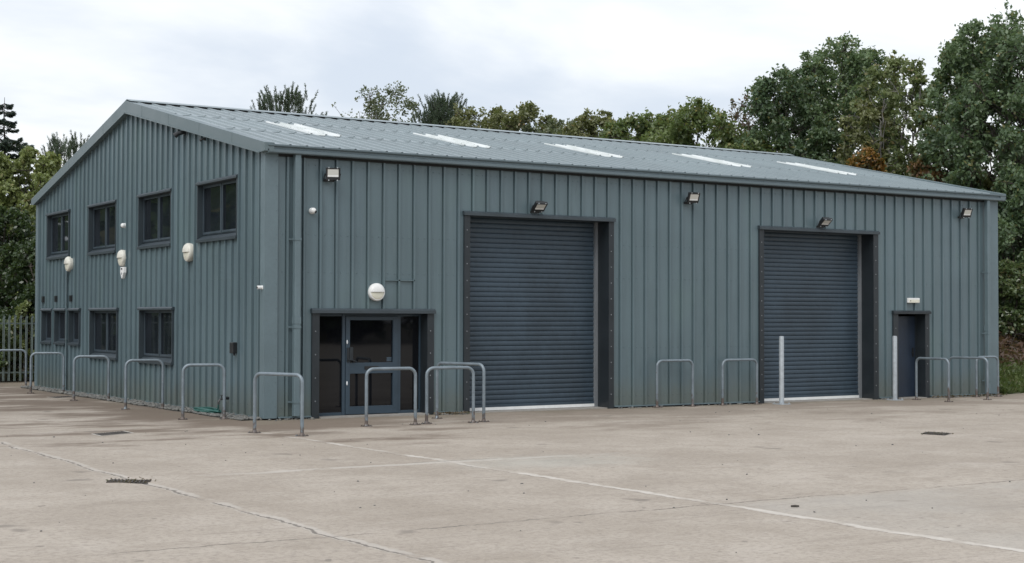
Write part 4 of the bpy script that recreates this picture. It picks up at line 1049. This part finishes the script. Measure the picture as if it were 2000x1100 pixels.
B('holly_bush', 'dark evergreen bush hard by the right corner of the warehouse', 26.30, 4.30, 6.50, 1.62, 'oak2', lobes=36, clus=24, per=37, ls=0.146, cb=.02, seed=34, cat='bush')
B('bramble_bush', 'tangled mid green bramble above the brown bracken at the right edge', 24.95, 3.55, 3.55, 1.00, 'ivy', lobes=24, clus=22, per=32, ls=0.122, cb=.25, seed=35, cat='bush', trunks=5, sprig=.6)
B('bramble_bush', 'darker bramble against the far end wall of the warehouse', 23.6, 4.9, 3.90, 1.00, 'holly', lobes=24, clus=22, per=32, ls=0.122, cb=.1, seed=36, cat='bush', trunks=4)
for k_, (x_, y_, z_, r_2) in enumerate(((33.5, 8.2, 11.0, 2.6), (39.0, 10.0, 11.8, 2.9), (45.5, 12.0, 11.2, 2.8))):
    B('oak_tree', ('dark tree just outside the right edge of the photo', 'second dark tree outside the right edge, farther along the bank', 'farthest dark tree along the bank outside the right edge')[k_], x_, y_, z_, r_2, ('oak', 'oak2', 'oak')[k_], lobes=60, clus=16, per=30, ls=.17, cb=.05, seed=60+k_, lobe_r=.27)
LT = 'trees beyond the palisade fence'
spruce('spruce_tree', 'dark layered spruce with a thin tip at the far left', 6.90, 47.75, 12.4, 3.1, seed=40, group=LT)
pine('pine_tree', 'small pine with candle shoots left of the gable slope', 8.05, 42.27, 10.2, .9, 'pine', seed=41, shoots=36, group=LT)
pine('pine_tree', 'smaller pine tucked right against the gable slope', 7.75, 38.24, 9.45, .75, 'pine', seed=42, shoots=30, group=LT)
B('sallow_tree', 'light yellow green bushy tree left of the gable', 3.84, 30.98, 8.10, 2.31, 'lime', lobes=75, clus=18, per=34, ls=0.171, cb=.05, seed=43, group=LT, lobe_r=0.25)
B('holly_tree', 'very dark evergreen tree behind the fence at the left edge', 1.05, 23.38, 5.30, 1.81, 'holly', lobes=60, clus=18, per=34, ls=0.134, cb=.03, seed=44, group=LT, lobe_r=0.26)
B('holly_tree', 'lower dark evergreen pressed against the far gable corner', 1.45, 21.0, 4.20, 1.10, 'holly', lobes=33, clus=24, per=37, ls=0.122, cb=.03, seed=45, group=LT)
B('sallow_bush', 'light green bush peeping over the palisade fence', .85, 20.2, 2.35, 0.62, 'lime', lobes=16, clus=18, per=27, ls=0.110, cb=.05, seed=46, cat='bush', group='bushes behind the palisade fence')
B('ivy_bush', 'ivy green bush filling the upper half of the palisade fence', -.25, 19.85, 1.80, .85, 'ivy', lobes=28, clus=22, per=32, ls=0.110, cb=.30, seed=47, cat='bush', group='bushes behind the palisade fence', trunks=5, bark='barkl')
# ground cover ---------------------------------------------------------------
rg = np.random.default_rng(77)
def scatter(n, fn): 
    P = []
    while len(P) < n:
        q = fn()
        if q is not None: P.append(q)
    return np.array(P)
def gp():
    x = 20.7+22*rg.random()**2.2; d = rg.uniform(-.08, 1.0); y = footline(x)+d
    return (x, y, tz(x, y))
P = scatter(9000, gp); D_ = np.stack([rg.normal(0, .35, len(P)), rg.normal(-.25, .35, len(P)), np.ones(len(P))], 1)
Vv, Ff = leaf_quads(P+[0, 0, .10], D_, .30, rg, asp=.08, fold=.3)
P2 = scatter(2600, gp); V2, F2 = leaf_quads(P2+np.stack([np.zeros(len(P2)), np.zeros(len(P2)), rg.uniform(.03, .30, len(P2))], 1), rg.normal(size=(len(P2), 3)), .10, rg, asp=.6)
o = raw('grass', np.concatenate([Vv, V2]), np.concatenate([Ff, F2+len(Vv)]), LM['grass']); o['kind'] = 'stuff'; tag(o, 'rough green grass and weeds along the foot of the right bank', 'grass')
def bp():
    x = 20.75+22*rg.random()**1.7; y = footline(x)+rg.uniform(.75, 3.4)
    return (x, y, tz(x, y))
P = scatter(12000, bp); up = rg.uniform(0, .45, len(P))**1.0
D_ = rg.normal(0, 1, (len(P), 3))*[1, 1, .6]+[0, -.2, -.15]; Vv, Ff = leaf_quads(P+np.stack([0*up, 0*up, up], 1), D_, .20, rg, asp=.32)
o = raw('dead_bracken', Vv, Ff, LM['brown']); o['kind'] = 'stuff'; tag(o, 'brown dead bracken covering the right bank below the bramble', 'bracken')
mb = MB()
for k in range(60):
    q = bp(); a = rg.uniform(0, 6.28); l = rg.uniform(.5, 1.3)
    mb.tube([q, (q[0]+.3*l*math.cos(a), q[1]+.3*l*math.sin(a), q[2]+.55*l), (q[0]+.75*l*math.cos(a), q[1]+.75*l*math.sin(a), q[2]+.45*l)], [.010, .008, .005], 4, cap=False)
o = mb.build('bramble_stems', M['bark'], None, fix=False); o['kind'] = 'stuff'; tag(o, 'arching bare bramble stems on the right bank', 'stems')
def up_():
    x = rg.uniform(-3.5, 3.5); y = rg.uniform(19.5, 22.5); return (x, y, tz(x, y))
P = scatter(3200, up_); D_ = rg.normal(0, 1, (len(P), 3)); Vv, Ff = leaf_quads(P+np.stack([np.zeros(len(P)), np.zeros(len(P)), rg.uniform(.02, .55, len(P))], 1), D_, .11, rg, asp=.5)
o = raw('undergrowth', Vv, Ff, LM['litter']); o['kind'] = 'stuff'; tag(o, 'dry leaves and stems at the foot of the palisade fence', 'undergrowth')
mb = MB()
for k in range(110):
    q = up_(); h = rg.uniform(.6, 1.3)
    mb.tube([q, (q[0]+rg.normal(0, .1), q[1]+rg.normal(0, .1), q[2]+h*.5), (q[0]+rg.normal(0, .2), q[1]+rg.normal(0, .2), q[2]+h)], [.016, .012, .006], 5, cap=False)
o = mb.build('bare_stems', M['barkl'], None, fix=False); o['kind'] = 'stuff'; tag(o, 'pale bare stems behind the lower fence rail', 'stems')
# leaf litter caught at the foot of the wall and round the drains
def ll():
    r = rg.random()
    if r < .40: x, y = rg.uniform(3.5, 4.25), -.03-abs(rg.normal(0, .09))
    elif r < .75: x, y = rg.uniform(17.6, 20.2), -.03-abs(rg.normal(0, .10))
    elif r < .90: x, y = -5.45+rg.normal(0, .11), -8.92+rg.normal(0, .11); return (x, y, gz(x, y)+.008+rg.random()*.008)
    else: x, y = 8.26+rg.normal(0, .12), -8.43+rg.normal(0, .12); return (x, y, gz(x, y)+.008+rg.random()*.008)
    return (x, y, gz(x, y)+.012+rg.random()*.03)
P = scatter(800, ll); D_ = rg.normal(0, 1, (len(P), 3))*[1, 1, .35]; far = P[:, 1] < -5; Va, Fa = leaf_quads(P[~far], D_[~far], .06, rg, asp=.6); Vb, Fb = leaf_quads(P[far], D_[far]*[1, 1, .2], .030, rg, asp=.5); Vv = np.concatenate([Va, Vb]); Ff = np.concatenate([Fa, Fb+len(Va)])
o = raw('leaf_litter', Vv, Ff, LM['litter']); o['kind'] = 'stuff'; tag(o, 'dead leaves gathered at the foot of the long wall and in the drains', 'leaf litter')
# the wood that rings the yard behind the photographer and beyond the fence; the glass mirrors it
Ps, Ds = [], []
for k in range(90):
    if k < 55: a = rg.uniform(0, 1); cx, cy_ = -20+95*a, -66-rg.uniform(0, 8)
    else: a = rg.uniform(0, 1); cx, cy_ = -42+38*a, 26+rg.uniform(0, 9)
    hh = rg.uniform(7, 12) if k < 55 else rg.uniform(7.5, 9.5); n = 420
    q = rg.normal(size=(n, 3)); q /= np.linalg.norm(q, axis=1, keepdims=True)
    Ps.append(np.array([cx, cy_, hh*.48])+q*np.array([2.8, 2.8, hh*.5])*rg.uniform(.5, 1, (n, 1))); Ds.append(q+rg.normal(0, .6, (n, 3)))
P = np.concatenate(Ps); Vv, Ff = leaf_quads(P, np.concatenate(Ds), .95, rg, asp=.7)
o = raw('distant_wood', Vv, Ff, LM['oak']); o['kind'] = 'stuff'; tag(o, 'dark wood ringing the yard outside the frame', 'wood')
